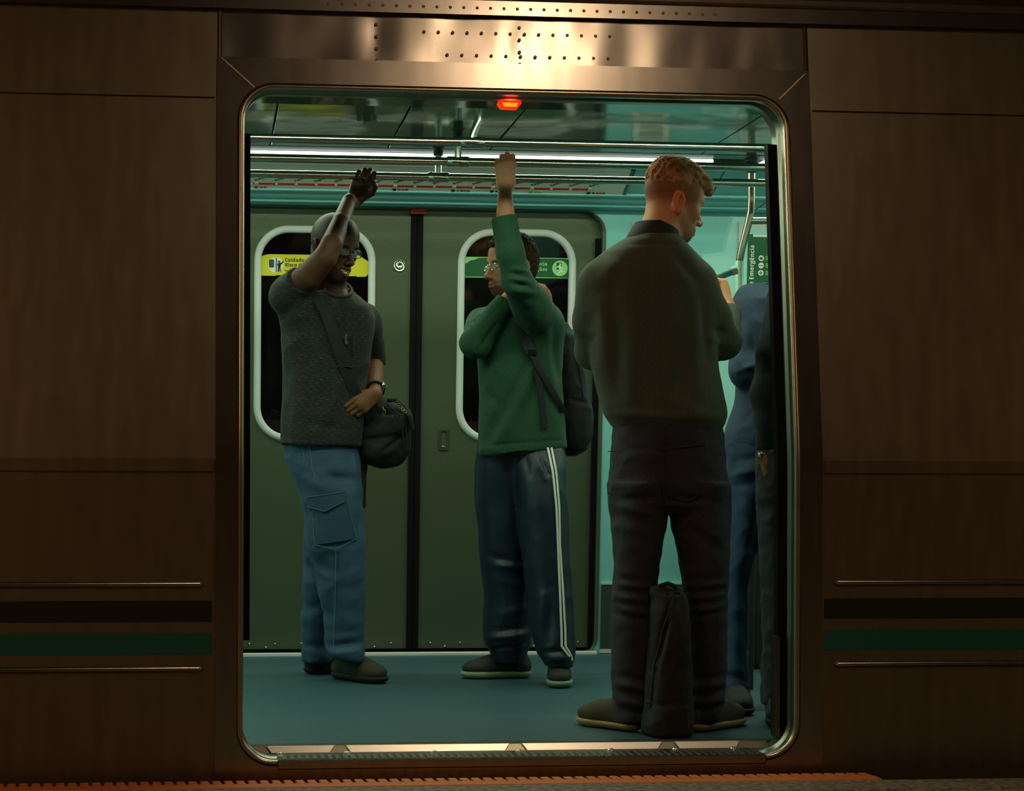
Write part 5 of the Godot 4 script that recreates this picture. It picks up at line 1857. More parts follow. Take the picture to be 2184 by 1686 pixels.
func man_green_jumper() -> void:
	var base := Vector3(0.34, 0, -1.93)
	var t := thing("person", "bearded man in glasses, green jumper and navy track trousers with white side stripes", "person", base)
	var skin := lin(.62, .43, .31)
	var hc: Vector3 = Vector3(0.2718, 1.6325, -1.9300)
	var hb := face_basis(Vector3(-.95, -.03, .31), Vector3(0, 1, 0))
	var hk := 0.97
	var hn := noise(90.0, 5, 2)
	var paint := func(p: Vector3, _n: Vector3) -> Color:
		var q := hp(p, hc, hb, hk)
		var c := skin
		if q.z > .095 and q.y < -.02 and q.y > -.05: c = c.lerp(lin(.70, .38, .27), .5)
		var beard := smoothstep(-.045, -.062, q.y) * smoothstep(.0, .02, q.z) * (1.0 if q.y > -.13 else 0.0)
		var ml := Vector2(q.x / .026, (q.y + .071) / .010).length()
		if q.z > .08 and ml < 1.0: beard *= .1
		if q.z > .06 and q.y > -.062 and q.y < -.050 and absf(q.x) < .03: beard = .7
		beard = clampf(beard + .25 * hn.get_noise_3d(p.x, p.y, p.z) * beard, 0, 1)
		if q.y > -.075 and absf(q.x) > .03 and q.z > .045: beard *= .55
		c = c.lerp(lin(.13, .085, .055), beard * .85)
		if q.z > .085 and ml < .85 and q.y < -.062: c = lin(.46, .24, .19)
		if q.z > .06 and absf(absf(q.x) - .032) < .018 and absf(q.y - .022) < .0045: c = c.lerp(lin(.12, .08, .05), .8)
		if q.z > .06:
			var e := Vector2((absf(q.x) - .031) / .011, (q.y - .002) / .0045).length()
			if e < 1.0: c = lin(.6, .58, .52) if e > .5 else lin(.06, .04, .025)
		return c
	var hd := sculpt(0.0034, base)
	head(hd, hc, hb, hk, Vector3(0.3136, 1.4774, -1.9300))
	hd.paint = paint
	var bp := func(_p: Vector3, _n: Vector3) -> Color: return skin
	# raised left arm, hand over the middle handrail
	var w1: Vector3 = Vector3(0.1913, 1.8979, -1.5850)
	var rail := Vector3(0.1962, 2.0, -1.62)
	var h1 := sculpt(0.0032, base)
	h1.paint = bp
	h1.chain([Vector3(0.1920, 1.7187, -1.5500), Vector3(0.1897, 1.7992, -1.5600), Vector3(0.1899, 1.8629, -1.5750), w1], [.040, .034, .028, .029], .012)
	var k1 := rail + Vector3(-.002, -.006, .032)
	hand(h1, w1, k1 - w1, Vector3(0, .15, -1), Vector3(1, 0, 0), [[40, 86, 62], [40, 88, 62], [40, 88, 62], [40, 84, 60]], [Vector3(.8, .6, .15), Vector3(.4, .9, -.3), Vector3(-.1, .7, -.7)], 1.07)
	# right arm across the chest, hand on the left shoulder
	var h2 := sculpt(0.0032, base)
	h2.paint = func(_p: Vector3, _n: Vector3) -> Color: return skin.lerp(lin(.70, .42, .26), .4)
	var w2: Vector3 = Vector3(0.2508, 1.5128, -1.7900)
	h2.chain([Vector3(0.2105, 1.4651, -1.7900), w2], [.033, .029], .012)
	hand(h2, w2, (Vector3(0.3420, 1.5527, -1.7750) as Vector3) - w2, Vector3(.35, -.75, -.25), Vector3(-.3, .3, -1), [[38, 34, 20], [44, 36, 20], [50, 36, 20], [55, 36, 20]], [Vector3(.9, .2, .3), Vector3(.9, .4, .1), Vector3(.8, .6, 0)], 1.05)
	var bd := sculpt(0.014, base)
	bd.paint = bp
	bd.chain([Vector3(0.3045, 1.4672, -1.9200), Vector3(0.3053, 1.2451, -1.9200), Vector3(0.3100, 0.9490, -1.9200)], [.10, .12, .12], .05, Vector3(0, 0, .3))
	bd.chain([Vector3(0.3873, 1.4132, -1.8000), Vector3(0.2456, 1.5417, -1.5700), Vector3(0.1916, 1.7551, -1.5600)], [.045, .036, .034], .02)
	bd.chain([Vector3(0.1445, 1.4121, -1.9500), Vector3(0.1184, 1.3273, -1.8100), Vector3(0.2197, 1.4743, -1.7900)], [.035, .03, .028], .015)
	bd.chain([Vector3(0.2484, 0.9121, -1.9700), Vector3(0.2637, 0.5012, -2.0000), Vector3(0.2862, 0.1142, -2.0400)], [.09, .05, .03], .02)
	bd.chain([Vector3(0.3823, 0.9119, -1.8700), Vector3(0.4010, 0.5086, -1.8300), Vector3(0.4359, 0.1165, -1.8100)], [.09, .05, .03], .02)
	later.append(func(): put(Sculpt.joined([hd, h1, h2, bd]), "body", M.skin, t))
	# hair
	var hr := sculpt(0.004, base)
	var at := func(x: float, y: float, z: float) -> Vector3: return hc + hb * (Vector3(x, y, z) * hk)
	hr.ell(at.call(0, .052, -.013), Vector3(.083, .096, .105) * hk, hb, .02)
	hr.ell(at.call(0, .098, .060), Vector3(.050, .026, .034) * hk, hb, .02)
	hr.ell(at.call(0, .01, -.058), Vector3(.070, .075, .050) * hk, hb, .02)
	hr.ell(at.call(0, -.030, .115), Vector3(.12, .104, .088) * hk, hb, .012, 1)
	hr.ell(at.call(0, -.10, .0), Vector3(.12, .062, .09) * hk, hb, .01, 1)
	for e in [-1.0, 1.0]: hr.ell(at.call(.085 * e, -.014, .002), Vector3(.04, .034, .034) * hk, hb, .008, 1)
	var hz := noise(55.0, 15, 3)
	hr.disp = func(p: Vector3, _n: Vector3) -> float: return .006 * hz.get_noise_3d(p.x, p.y, p.z)
	hr.paint = func(p: Vector3, _n: Vector3) -> Color: return lin(.15, .11, .075).lerp(lin(.26, .19, .12), .5 + .5 * hz.get_noise_3d(p.x * 2, p.y, p.z))
	part(hr, "hair", M.hair, t)
	glasses(t, hc, hb, hk, M.chrome, .0014, .022, .014)
	# jumper
	var js := [[1.5046, 0.3015, -1.9250, 0.0749, 0.0750], [1.4765, 0.3028, -1.9200, 0.1254, 0.1000], [1.4257, 0.2960, -1.9100, 0.1644, 0.1220], [1.3370, 0.3000, -1.9100, 0.1682, 0.1350], [1.2076, 0.3033, -1.9100, 0.1635, 0.1400], [1.0783, 0.3084, -1.9100, 0.1645, 0.1420], [0.9674, 0.3125, -1.9100, 0.1720, 0.1450], [0.8897, 0.3147, -1.9100, 0.1720, 0.1430]]
	var jm := sculpt(0.0052, base)
	jm.loft(js, .03, 2.3)
	jm.cap(Vector3(0.3811, 1.4068, -1.8400), Vector3(0.3099, 1.4681, -1.7000), .082, .070, .05)
	jm.cap(Vector3(0.3099, 1.4681, -1.7000), Vector3(0.2392, 1.5420, -1.5750), .070, .058, .03)
	jm.cap(Vector3(0.2392, 1.5420, -1.5750), Vector3(0.2065, 1.6485, -1.5500), .056, .0505, .02)
	jm.cap(Vector3(0.2065, 1.6485, -1.5500), Vector3(0.1844, 1.7850, -1.5600), .0505, .046, .02, Vector3(), 0, 2)
	jm.cap(Vector3(0.1571, 1.4093, -1.9600), Vector3(0.1097, 1.3247, -1.8000), .064, .054, .03)
	jm.cap(Vector3(0.1097, 1.3247, -1.8000), Vector3(0.2281, 1.4921, -1.7850), .056, .040, .02, Vector3(), 0, 2)
	jm.ell(Vector3(0.2788, 1.5097, -1.9000), Vector3(.075, .05, .075), Basis(), .008, 1)
	jm.cut(Vector3(0.3126, 0.9081, -1.9000), Vector3(.10, -1, 0), .4)
	jm.disp = creases(.006, Vector3(5, 4, 5), 121)
	jm.folds = [[Vector3(0.2167, 1.5873, -1.5000), Vector3(0.2715, 1.5786, -1.5100), .008, .009], [Vector3(0.2027, 1.5697, -1.5000), Vector3(0.2735, 1.5566, -1.5000), .008, -.010], [Vector3(0.2027, 1.5522, -1.5000), Vector3(0.2806, 1.5392, -1.5000), .008, .010], [Vector3(0.2063, 1.5330, -1.5000), Vector3(0.2823, 1.5191, -1.5100), .009, -.010], [Vector3(0.2166, 1.5086, -1.5200), Vector3(0.2996, 1.5053, -1.5500), .010, .007], [Vector3(0.2284, 1.4832, -1.5500), Vector3(0.3259, 1.4780, -1.6000), .012, -.007],
		[Vector3(0.1015, 1.4581, -1.8800), Vector3(0.1469, 1.4387, -1.8600), .008, .008], [Vector3(0.0828, 1.4300, -1.8500), Vector3(0.1379, 1.4028, -1.8200), .008, -.008], [Vector3(0.0717, 1.4021, -1.8200), Vector3(0.1288, 1.3745, -1.7800), .009, .008], [Vector3(0.1127, 1.2976, -1.7400), Vector3(0.1852, 1.3976, -1.7400), .010, -.008], [Vector3(0.1400, 1.2799, -1.7400), Vector3(0.2071, 1.3798, -1.7400), .010, .006],
		[Vector3(0.3260, 1.2192, -1.7600), Vector3(0.1912, 0.9104, -1.7700), .022, .012], [Vector3(0.3076, 1.2372, -1.7600), Vector3(0.1545, 0.9465, -1.7700), .020, -.012], [Vector3(0.3536, 1.2013, -1.7600), Vector3(0.2721, 0.9107, -1.7600), .022, -.009], [Vector3(0.4116, 1.3847, -1.7800), Vector3(0.4377, 1.2047, -1.8200), .018, -.012], [Vector3(0.3806, 1.3649, -1.7600), Vector3(0.4161, 1.0941, -1.8000), .018, .009], [Vector3(0.1396, 1.1650, -1.8000), Vector3(0.1920, 1.0920, -1.7800), .018, -.009], [Vector3(0.1376, 0.9284, -1.7800), Vector3(0.4535, 0.9519, -1.8000), .008, -.006], [Vector3(0.2628, 1.3825, -1.7700), Vector3(0.3350, 1.2737, -1.7600), .02, -.009]]
	part(jm, "jumper", M.fleece, t)
	# track trousers
	var far_leg := [[0.9399, 0.2564, -1.9600, 0.1127, 0.1300], [0.8376, 0.2488, -1.9700, 0.1109, 0.1350], [0.6883, 0.2467, -1.9900, 0.1055, 0.1250], [0.4638, 0.2536, -2.0000, 0.0934, 0.1100], [0.3136, 0.2688, -2.0100, 0.0898, 0.1060], [0.2005, 0.2698, -2.0200, 0.0946, 0.1080], [0.1396, 0.2734, -2.0300, 0.0910, 0.1080], [0.1090, 0.2799, -2.0350, 0.0740, 0.0950], [0.0710, 0.2789, -2.0400, 0.0645, 0.0880]]
	var near_leg := [[0.9398, 0.3649, -1.9050, 0.1076, 0.1180], [0.8382, 0.3751, -1.8800, 0.1082, 0.1320], [0.6914, 0.3835, -1.8500, 0.0985, 0.1300], [0.4720, 0.3994, -1.8300, 0.0927, 0.1120], [0.2902, 0.4123, -1.8100, 0.0842, 0.1050], [0.1814, 0.4211, -1.8000, 0.0776, 0.1050], [0.1234, 0.4296, -1.7950, 0.0702, 0.1050], [0.0728, 0.4381, -1.7900, 0.0517, 0.0880]]
	var tr := sculpt(0.007, base)
	tr.loft(far_leg, .015, 2.2)
	tr.loft(near_leg, .015, 2.2)
	tr.disp = creases(.007, Vector3(5, 3.0, 5), 123)
	tr.folds = [[Vector3(0.2124, 0.4607, -1.8800), Vector3(0.3017, 0.4550, -1.8800), .014, .012], [Vector3(0.1900, 0.4975, -1.8800), Vector3(0.2830, 0.4697, -1.8800), .014, -.010], [Vector3(0.1782, 0.1723, -1.9200), Vector3(0.3426, 0.1861, -1.9200), .014, .014], [Vector3(0.1905, 0.1241, -1.9400), Vector3(0.3443, 0.1482, -1.9300), .010, -.016], [Vector3(0.2154, 0.1998, -1.9200), Vector3(0.3369, 0.2177, -1.9200), .016, -.010], [Vector3(0.2491, 0.3950, -1.9000), Vector3(0.3275, 0.3763, -1.9000), .016, .007], [Vector3(0.2324, 0.2652, -1.9100), Vector3(0.3257, 0.2832, -1.9100), .02, .008], [Vector3(0.3455, 0.1339, -1.6900), Vector3(0.4548, 0.1440, -1.6900), .010, -.012], [Vector3(0.3729, 0.1104, -1.6900), Vector3(0.4640, 0.1152, -1.6900), .010, .008], [Vector3(0.3681, 0.3512, -1.7200), Vector3(0.3471, 0.1546, -1.7000), .018, .010], [Vector3(0.3954, 0.3872, -1.7200), Vector3(0.3835, 0.1724, -1.7000), .016, -.010], [Vector3(0.2979, 0.9107, -1.7500), Vector3(0.3166, 0.8202, -1.7500), .014, -.008], [Vector3(0.3437, 0.9109, -1.7500), Vector3(0.3716, 0.8023, -1.7500), .012, .008], [Vector3(0.3882, 0.8205, -1.7400), Vector3(0.3530, 0.8928, -1.7500), .010, -.010], [Vector3(0.2493, 0.8379, -1.8500), Vector3(0.2884, 0.6911, -1.8600), .016, -.010]]
	part(tr, "track_trousers", M.track, t)
	for e in 2:
		var d := 0.0155 * e
		seam(near_leg, [Vector2(0.3913, 0.9220) + Vector2(d, 0), Vector2(0.4063, 0.8204) + Vector2(d * .9, 0), Vector2(0.4160, 0.6934) + Vector2(d * .8, 0), Vector2(0.4220, 0.5485) + Vector2(d * .55, 0), Vector2(0.4282, 0.3859) + Vector2(d * .8, 0), Vector2(0.4325, 0.2236) + Vector2(d, 0), Vector2(0.4327, 0.1594) + Vector2(d, 0), Vector2(0.4548, 0.1258) + Vector2(d * .8, .004), Vector2(0.4787, 0.0993) + Vector2(d * .25, .004)], .0085, .008, M.white, "white_stripe", t, .004)
	# running shoes
	var d1 := Vector3(-1, 0, .05)
	var e1 := Vector3(0.3814, 0, -2.06)
	var s1 := shoe(base, e1, d1, .295, .0055, .092, 1.0, .03)
	var n1 := thing_part("shoe", t)
	part(s1[0], "upper", M.runner, n1)
	part(s1[1], "sole", M.runner_sole, n1)
	laces(t, e1, d1, .295, M.runner_sole, .066, .09)
	var d2 := Vector3(-.16, 0, 1)
	var e2 := Vector3(0.4578 + .006, 0, -1.93)
	var s2 := shoe(base, e2, d2, .285, .0055, .09, 1.0, .028)
	var n2 := thing_part("shoe", t)
	part(s2[0], "upper", M.runner, n2)
	part(s2[1], "sole", M.runner_sole, n2)
	laces(t, e2, d2, .285, M.runner_sole, .066, .088)
	# backpack worn on the back
	var bb: Vector3 = Vector3(0.5475, 1.1030, -2.0600)
	var bt := thing("backpack", "black backpack worn by the man in the green jumper", "backpack", bb)
	var bs := sculpt(0.0065, bb)
	bs.loft([[1.4244, 0.4908, -2.0700, 0.0211, 0.0500], [1.3779, 0.5043, -2.0800, 0.0403, 0.0900], [1.2554, 0.5219, -2.0900, 0.0557, 0.1300], [1.1322, 0.5348, -2.0900, 0.0644, 0.1400], [1.0849, 0.5436, -2.0900, 0.0711, 0.1450], [0.9711, 0.5479, -2.0900, 0.0712, 0.1400], [0.9179, 0.5384, -2.0900, 0.0558, 0.1200], [0.8951, 0.5240, -2.0900, 0.0298, 0.0900]], .02, 2.6)
	bs.disp = creases(.008, Vector3(7, 5, 7), 131)
	bs.folds = [[Vector3(0.5045, 1.1172, -1.9300), Vector3(0.5916, 1.0970, -1.9800), .010, -.010], [Vector3(0.5206, 1.3603, -1.9500), Vector3(0.5554, 1.1369, -1.9500), .012, -.008]]
	part(bs, "body", M.pack, bt)
	var st := Geo.new()
	var pth := [on_loft(js, 0.2747, 1.4429, .012), on_loft(js, 0.2864, 1.3834, .014), on_loft(js, 0.3034, 1.3284, .016), on_loft(js, 0.3237, 1.2887, .018), on_loft(js, 0.3515, 1.2290, .024), on_loft(js, 0.3865, 1.1752, .028), on_loft(js, 0.4197, 1.1215, .032), on_loft(js, 0.4510, 1.0735, .040), Vector3(0.4916, 1.0391, -1.9300)]
	for i in pth.size(): pth[i] -= bb
	var sd := []
	for q in pth: sd.append(Vector3(.85, .45, -.2))
	st.band(pth.slice(0, 4), sd, .046, .009)
	st.band(pth.slice(3), sd, .026, .004)
	put(st, "strap", M.strap, bt)
	var tl := Geo.new()
	var tp := [on_loft(js, 0.3366, 1.2706, .020) - bb, on_loft(js, 0.3516, 1.1836, .018) - bb, on_loft(js, 0.3667, 1.0928, .018) - bb, on_loft(js, 0.3762, 0.9984, .018) - bb]
	tl.band(tp, [Vector3(1, .1, -.2)], .026, .003)
	put(tl, "strap_tail", M.strap, bt)
	var bk := Geo.new()
	bk.box(pth[3] + Vector3(0, 0, .004), Vector3(.036, .022, .008), .002)
	put(bk, "buckle", M.rubber, bt)
	var ed := Geo.new()
	var eds := []
	for q in [Vector3(0.5262, 1.3466, -1.9700), Vector3(0.5436, 1.2580, -1.9500), Vector3(0.5552, 1.1738, -1.9400), Vector3(0.5649, 1.1183, -1.9500)]: eds.append(q - bb)
	ed.tube(eds, .003, 6)
	put(ed, "zip", M.strap, bt)
	var tg := Geo.new()
	tg.box((Vector3(0.5242, 1.3847, -1.9800) as Vector3) - bb, Vector3(.010, .022, .006), .001)
	put(tg, "teal_tag", mat(Color(.1, .55, .42), .5), bt)

func man_fair_hair() -> void:
	var base := Vector3(0.52, 0, -0.50)
	var t := thing("person", "man with short fair hair seen from behind, olive jumper over a dark collar", "person", base)
	var skin := lin(.74, .50, .36)
	var hc: Vector3 = Vector3(0.5870, 1.7073, -0.5300)
	var hb := face_basis(Vector3(.94, -.25, -.26), Vector3(.06, 1, .0))
	var hk := 0.97
	var hz := noise(60.0, 25, 3)
	var hd := sculpt(0.0032, base)
	head(hd, hc, hb, hk, Vector3(0.5338, 1.6021, -0.5000))
	hd.cap(Vector3(0.5483, 1.6613, -0.5100), Vector3(0.5269, 1.5826, -0.4900), .053, .058, .02)
	hd.paint = func(p: Vector3, _n: Vector3) -> Color:
		var q := hp(p, hc, hb, hk)
		var c := skin
		var side := smoothstep(-.055, .03, q.y + clampf(-.02 - q.z, 0.0, .1) * .1) * smoothstep(.075, .045, q.z)
		if q.z < -.01 and q.y < -.02: side *= .8
		c = c.lerp(lin(.42, .27, .15), clampf(side * .85 + .12 * hz.get_noise_3d(p.x, p.y, p.z) * side, 0, 1))
		if absf(q.x) > .070: c = c.lerp(skin.lerp(lin(.80, .44, .30), .6), smoothstep(1.25, 1.0, Vector2((q.y + .011) / .038, (q.z + .020) / .025).length()))
		var beard := smoothstep(-.03, -.075, q.y) * smoothstep(-.005, .02, q.z) * (1.0 if q.y > -.135 else .0)
		if q.z > .08 and Vector2(q.x / .026, (q.y + .071) / .011).length() < 1.0: beard *= .2
		c = c.lerp(lin(.40, .26, .16), beard * .5)
		if q.z > .06 and absf(absf(q.x) - .032) < .018 and absf(q.y - .022) < .004: c = c.lerp(lin(.40, .26, .15), .7)
		if q.z > .085 and Vector2(q.x / .024, (q.y + .072) / .009).length() < .9: c = lin(.58, .31, .25)
		return c
	# what the clothes hide, and the hand at the phone
	var bp := func(_p: Vector3, _n: Vector3) -> Color: return skin
	var h1 := sculpt(0.0032, base)
	h1.paint = bp
	var w1: Vector3 = Vector3(0.8289, 1.3953, -0.7600)
	h1.chain([Vector3(0.8121, 1.3276, -0.6600), w1], [.034, .029], .012)
	hand(h1, w1, (Vector3(0.8331, 1.4771, -0.8200) as Vector3) - w1, Vector3(-1, .1, -.35), Vector3(-.2, .2, -1), [[45, 60, 40], [50, 66, 42], [55, 70, 42], [58, 70, 40]], [Vector3(.85, .3, .5), Vector3(.9, .3, .1), Vector3(.9, .4, 0)], 1.08)
	var bd := sculpt(0.014, base)
	bd.paint = bp
	bd.chain([Vector3(0.5171, 1.5106, -0.5000), Vector3(0.5216, 1.2986, -0.5100), Vector3(0.5691, 1.0096, -0.5100)], [.06, .11, .12], .03, Vector3(0, 0, .3))
	bd.chain([Vector3(0.6817, 1.4520, -0.5000), Vector3(0.7499, 1.2634, -0.5200), Vector3(0.8126, 1.3447, -0.6800)], [.045, .038, .034], .02)
	bd.chain([Vector3(0.3353, 1.4293, -0.5000), Vector3(0.3402, 1.2336, -0.6000), Vector3(0.4319, 1.2820, -0.7900)], [.045, .036, .032], .02)
	bd.chain([Vector3(0.4850, 0.9481, -0.5000), Vector3(0.4596, 0.4930, -0.4900), Vector3(0.4465, 0.0850, -0.4800)], [.085, .048, .034], .02)
	bd.chain([Vector3(0.6586, 0.9490, -0.5000), Vector3(0.6862, 0.4930, -0.4800), Vector3(0.6850, 0.0840, -0.4700)], [.085, .048, .034], .02)
	later.append(func(): put(Sculpt.joined([hd, h1, bd]), "body", M.skin, t))
	# hair, longer on top and swept forward
	var hr := sculpt(0.0036, base)
	var at := func(x: float, y: float, z: float) -> Vector3: return hc + hb * (Vector3(x, y, z) * hk)
	hr.ell(at.call(0, .072, -.018), Vector3(.078, .070, .098) * hk, hb, .02)
	hr.chain([at.call(0, .108, -.055), at.call(0, .118, .0), at.call(0, .110, .050), at.call(0, .094, .092), at.call(.0, .078, .112)], [.036 * hk, .040 * hk, .038 * hk, .032 * hk, .022 * hk], .03, hb.x * .0)
	for e in [-1.0, 1.0]:
		hr.chain([at.call(.035 * e, .100, -.04), at.call(.036 * e, .104, .02), at.call(.034 * e, .090, .07), at.call(.030 * e, .078, .098)], [.034 * hk, .035 * hk, .03 * hk, .02 * hk], .025)
	hr.ell(at.call(0, .008, .10), Vector3(.1, .062, .055) * hk, hb, .01, 1)
	hr.ell(at.call(0, -.035, -.02), Vector3(.12, .085, .15) * hk, hb, .015, 1)
	var hn := noise(34.0, 26, 2)
	var tw := hb.transposed()
	hr.disp = func(p: Vector3, _n: Vector3) -> float:
		var q := tw * (p - hc)
		var v := hn.get_noise_3d(q.x * 1.7, q.y * .9, q.z * .8 + .6 * q.y)
		return .0055 * (.5 - absf(v) * 1.4) + .0012 * hz.get_noise_3d(p.x * 2, p.y * 2, p.z * 2)
	hr.paint = func(p: Vector3, _n: Vector3) -> Color:
		var q := tw * (p - hc)
		return lin(.45, .29, .19).lerp(lin(.74, .54, .39), clampf(.55 + .9 * hn.get_noise_3d(q.x * 1.7 + .3, q.y, q.z * .8), 0, 1))
	part(hr, "hair", M.hair, t)
	# shirt collar and jumper
	var cl := sculpt(0.005, base)
	cl.loft([[1.6421, 0.5256, -0.5050, 0.0697, 0.0760], [1.6202, 0.5222, -0.5000, 0.0781, 0.0820], [1.5942, 0.5138, -0.5000, 0.0851, 0.0880], [1.5562, 0.5147, -0.5000, 0.0921, 0.1000]], .01, 2.2)
	cl.loft([[1.6640, 0.5266, -0.5100, 0.0589, 0.0660], [1.5727, 0.5269, -0.5100, 0.0589, 0.0660]], .004, 2.2, 1)
	cl.cut(Vector3(0.5182, 1.6444, -0.5000), Vector3(.45, 1, .0), .2)
	part(cl, "shirt_collar", M.collar, t)
	var js := [[1.5973, 0.5207, -0.5000, 0.0781, 0.0860], [1.5775, 0.5147, -0.5000, 0.1044, 0.1000], [1.5409, 0.5050, -0.5000, 0.1485, 0.1150], [1.4876, 0.4991, -0.5000, 0.1825, 0.1280], [1.3893, 0.5038, -0.5050, 0.2012, 0.1400], [1.2681, 0.5186, -0.5100, 0.2100, 0.1450], [1.1616, 0.5290, -0.5100, 0.2031, 0.1460], [1.0704, 0.5479, -0.5100, 0.2016, 0.1500], [1.0172, 0.5604, -0.5100, 0.1986, 0.1500], [0.9898, 0.5667, -0.5100, 0.1862, 0.1430], [0.9746, 0.5674, -0.5100, 0.1762, 0.1380]]
	var jm := sculpt(0.007, base)
	jm.loft(js, .03, 2.35)
	jm.cap(Vector3(0.3384, 1.4384, -0.5000), Vector3(0.3301, 1.3146, -0.5500), .070, .062, .05)
	jm.cap(Vector3(0.3301, 1.3146, -0.5500), Vector3(0.3390, 1.2295, -0.6100), .060, .054, .03)
	jm.cap(Vector3(0.3390, 1.2295, -0.6100), Vector3(0.4339, 1.2779, -0.8000), .054, .042, .03)
	jm.cap(Vector3(0.6569, 1.4425, -0.5000), Vector3(0.7086, 1.3380, -0.5000), .068, .060, .05)
	jm.cap(Vector3(0.7086, 1.3380, -0.5000), Vector3(0.7497, 1.2607, -0.5250), .059, .0555, .02)
	jm.cap(Vector3(0.7528, 1.2607, -0.5250), Vector3(0.8248, 1.3667, -0.7200), .056, .040, .025, Vector3(), 0, 2)
	jm.disp = creases(.006, Vector3(4, 3, 4), 141)
	jm.folds = [[Vector3(0.3339, 1.3761, -0.3700), Vector3(0.3450, 1.0492, -0.3600), .022, .014], [Vector3(0.3609, 1.4061, -0.3700), Vector3(0.3780, 1.0791, -0.3600), .022, -.012], [Vector3(0.4196, 1.2872, -0.3600), Vector3(0.4235, 1.0200, -0.3600), .03, .009], [Vector3(0.4721, 1.3769, -0.3600), Vector3(0.4838, 1.0501, -0.3600), .03, -.009], [Vector3(0.6010, 1.3487, -0.3600), Vector3(0.5565, 1.0506, -0.3600), .03, -.009], [Vector3(0.6567, 1.3799, -0.3700), Vector3(0.6705, 1.2015, -0.3800), .02, -.013], [Vector3(0.6953, 1.2949, -0.4300), Vector3(0.7651, 1.2795, -0.4600), .012, -.008], [Vector3(0.6877, 1.2571, -0.4300), Vector3(0.7652, 1.2446, -0.4600), .012, .008], [Vector3(0.3928, 1.5190, -0.3800), Vector3(0.3326, 1.4512, -0.3800), .02, .006], [Vector3(0.5597, 1.5289, -0.3800), Vector3(0.6361, 1.4403, -0.3800), .02, -.007], [Vector3(0.3451, 1.0196, -0.3600), Vector3(0.7087, 1.0069, -0.3600), .012, .008], [Vector3(0.3563, 0.9828, -0.3700), Vector3(0.7083, 0.9847, -0.3700), .008, -.004], [Vector3(0.4959, 1.0651, -0.3600), Vector3(0.6477, 1.0214, -0.3600), .02, .007], [Vector3(0.2807, 1.2759, -0.5500), Vector3(0.3144, 1.2578, -0.5000), .010, -.010], [Vector3(0.2775, 1.2988, -0.5500), Vector3(0.3143, 1.2881, -0.5000), .010, .009], [Vector3(0.4197, 1.5588, -0.4000), Vector3(0.5643, 1.5580, -0.4000), .006, -.004]]
	part(jm, "jumper", M.jumper, t)
	# jeans
	var hips := [[1.0124, 0.5673, -0.5000, 0.1720, 0.1250], [0.9180, 0.5657, -0.4950, 0.1819, 0.1350], [0.7965, 0.5673, -0.4900, 0.1919, 0.1400], [0.7282, 0.5707, -0.4900, 0.1934, 0.1250], [0.7023, 0.5723, -0.4900, 0.1919, 0.1000]]
	var lg := [[0.7963, 0.4726, -0.4900, 0.0972, 0.1350], [0.6902, 0.4688, -0.4850, 0.0879, 0.1120], [0.5390, 0.4612, -0.4800, 0.0701, 0.0920], [0.4633, 0.4530, -0.4800, 0.0693, 0.0880], [0.3578, 0.4485, -0.4750, 0.0700, 0.0860], [0.2071, 0.4440, -0.4700, 0.0645, 0.0820], [0.1019, 0.4441, -0.4650, 0.0576, 0.0780], [0.0340, 0.4481, -0.4650, 0.0491, 0.0740]]
	var rg := [[0.7967, 0.6622, -0.4900, 0.0986, 0.1350], [0.6904, 0.6698, -0.4850, 0.0946, 0.1120], [0.5386, 0.6830, -0.4800, 0.0775, 0.0920], [0.4629, 0.6858, -0.4750, 0.0690, 0.0880], [0.3571, 0.6888, -0.4700, 0.0635, 0.0860], [0.2059, 0.6896, -0.4650, 0.0588, 0.0820], [0.1004, 0.6856, -0.4600, 0.0541, 0.0780], [0.0368, 0.6811, -0.4600, 0.0479, 0.0740]]
	var jn := sculpt(0.0068, base)
	jn.loft(hips, .03, 2.4)
	jn.loft(lg, .012, 2.2)
	jn.loft(rg, .012, 2.2)
	jn.disp = creases(.006, Vector3(5, 7, 5), 143)
	var fd := [[Vector3(0.5301, 0.9907, -0.3500), Vector3(0.5333, 0.7382, -0.3600), .014, -.012], [Vector3(0.3611, 0.7453, -0.3600), Vector3(0.5068, 0.7528, -0.3700), .012, -.010], [Vector3(0.3662, 0.7258, -0.3700), Vector3(0.4789, 0.7004, -0.3800), .014, .008], [Vector3(0.5651, 0.7501, -0.3600), Vector3(0.6970, 0.7412, -0.3700), .012, -.010], [Vector3(0.3957, 0.6632, -0.3800), Vector3(0.4890, 0.6330, -0.3900), .018, .008], [Vector3(0.5930, 0.6781, -0.3800), Vector3(0.6873, 0.6330, -0.3900), .02, .010], [Vector3(0.5625, 0.7080, -0.3800), Vector3(0.7207, 0.5725, -0.4000), .018, -.008]]
	for i in 7:
		var s2 := 1.0 if i % 2 else -1.0
		fd.append([(Vector3(0.3692, 0.4957, -0.3950) as Vector3) + Vector3(0, -.019 * i, 0), (Vector3(0.4937, 0.4834, -0.3950) as Vector3) + Vector3(0, -.021 * i, 0), .010, .007 * s2])
		fd.append([(Vector3(0.6022, 0.4864, -0.3900) as Vector3) + Vector3(0, -.020 * i, 0), (Vector3(0.7260, 0.4950, -0.3900) as Vector3) + Vector3(0, -.018 * i, 0), .010, .007 * s2])
	for i in 5:
		var s2 := 1.0 if i % 2 else -1.0
		fd.append([(Vector3(0.3722, 0.1860, -0.3900) as Vector3) + Vector3(0, -.026 * i, 0), (Vector3(0.4830, 0.1672, -0.3900) as Vector3) + Vector3(0, -.027 * i, 0), .011, .008 * s2])
		fd.append([(Vector3(0.6143, 0.1667, -0.3850) as Vector3) + Vector3(0, -.027 * i, 0), (Vector3(0.7227, 0.1838, -0.3850) as Vector3) + Vector3(0, -.024 * i, 0), .011, .008 * s2])
	jn.folds = fd
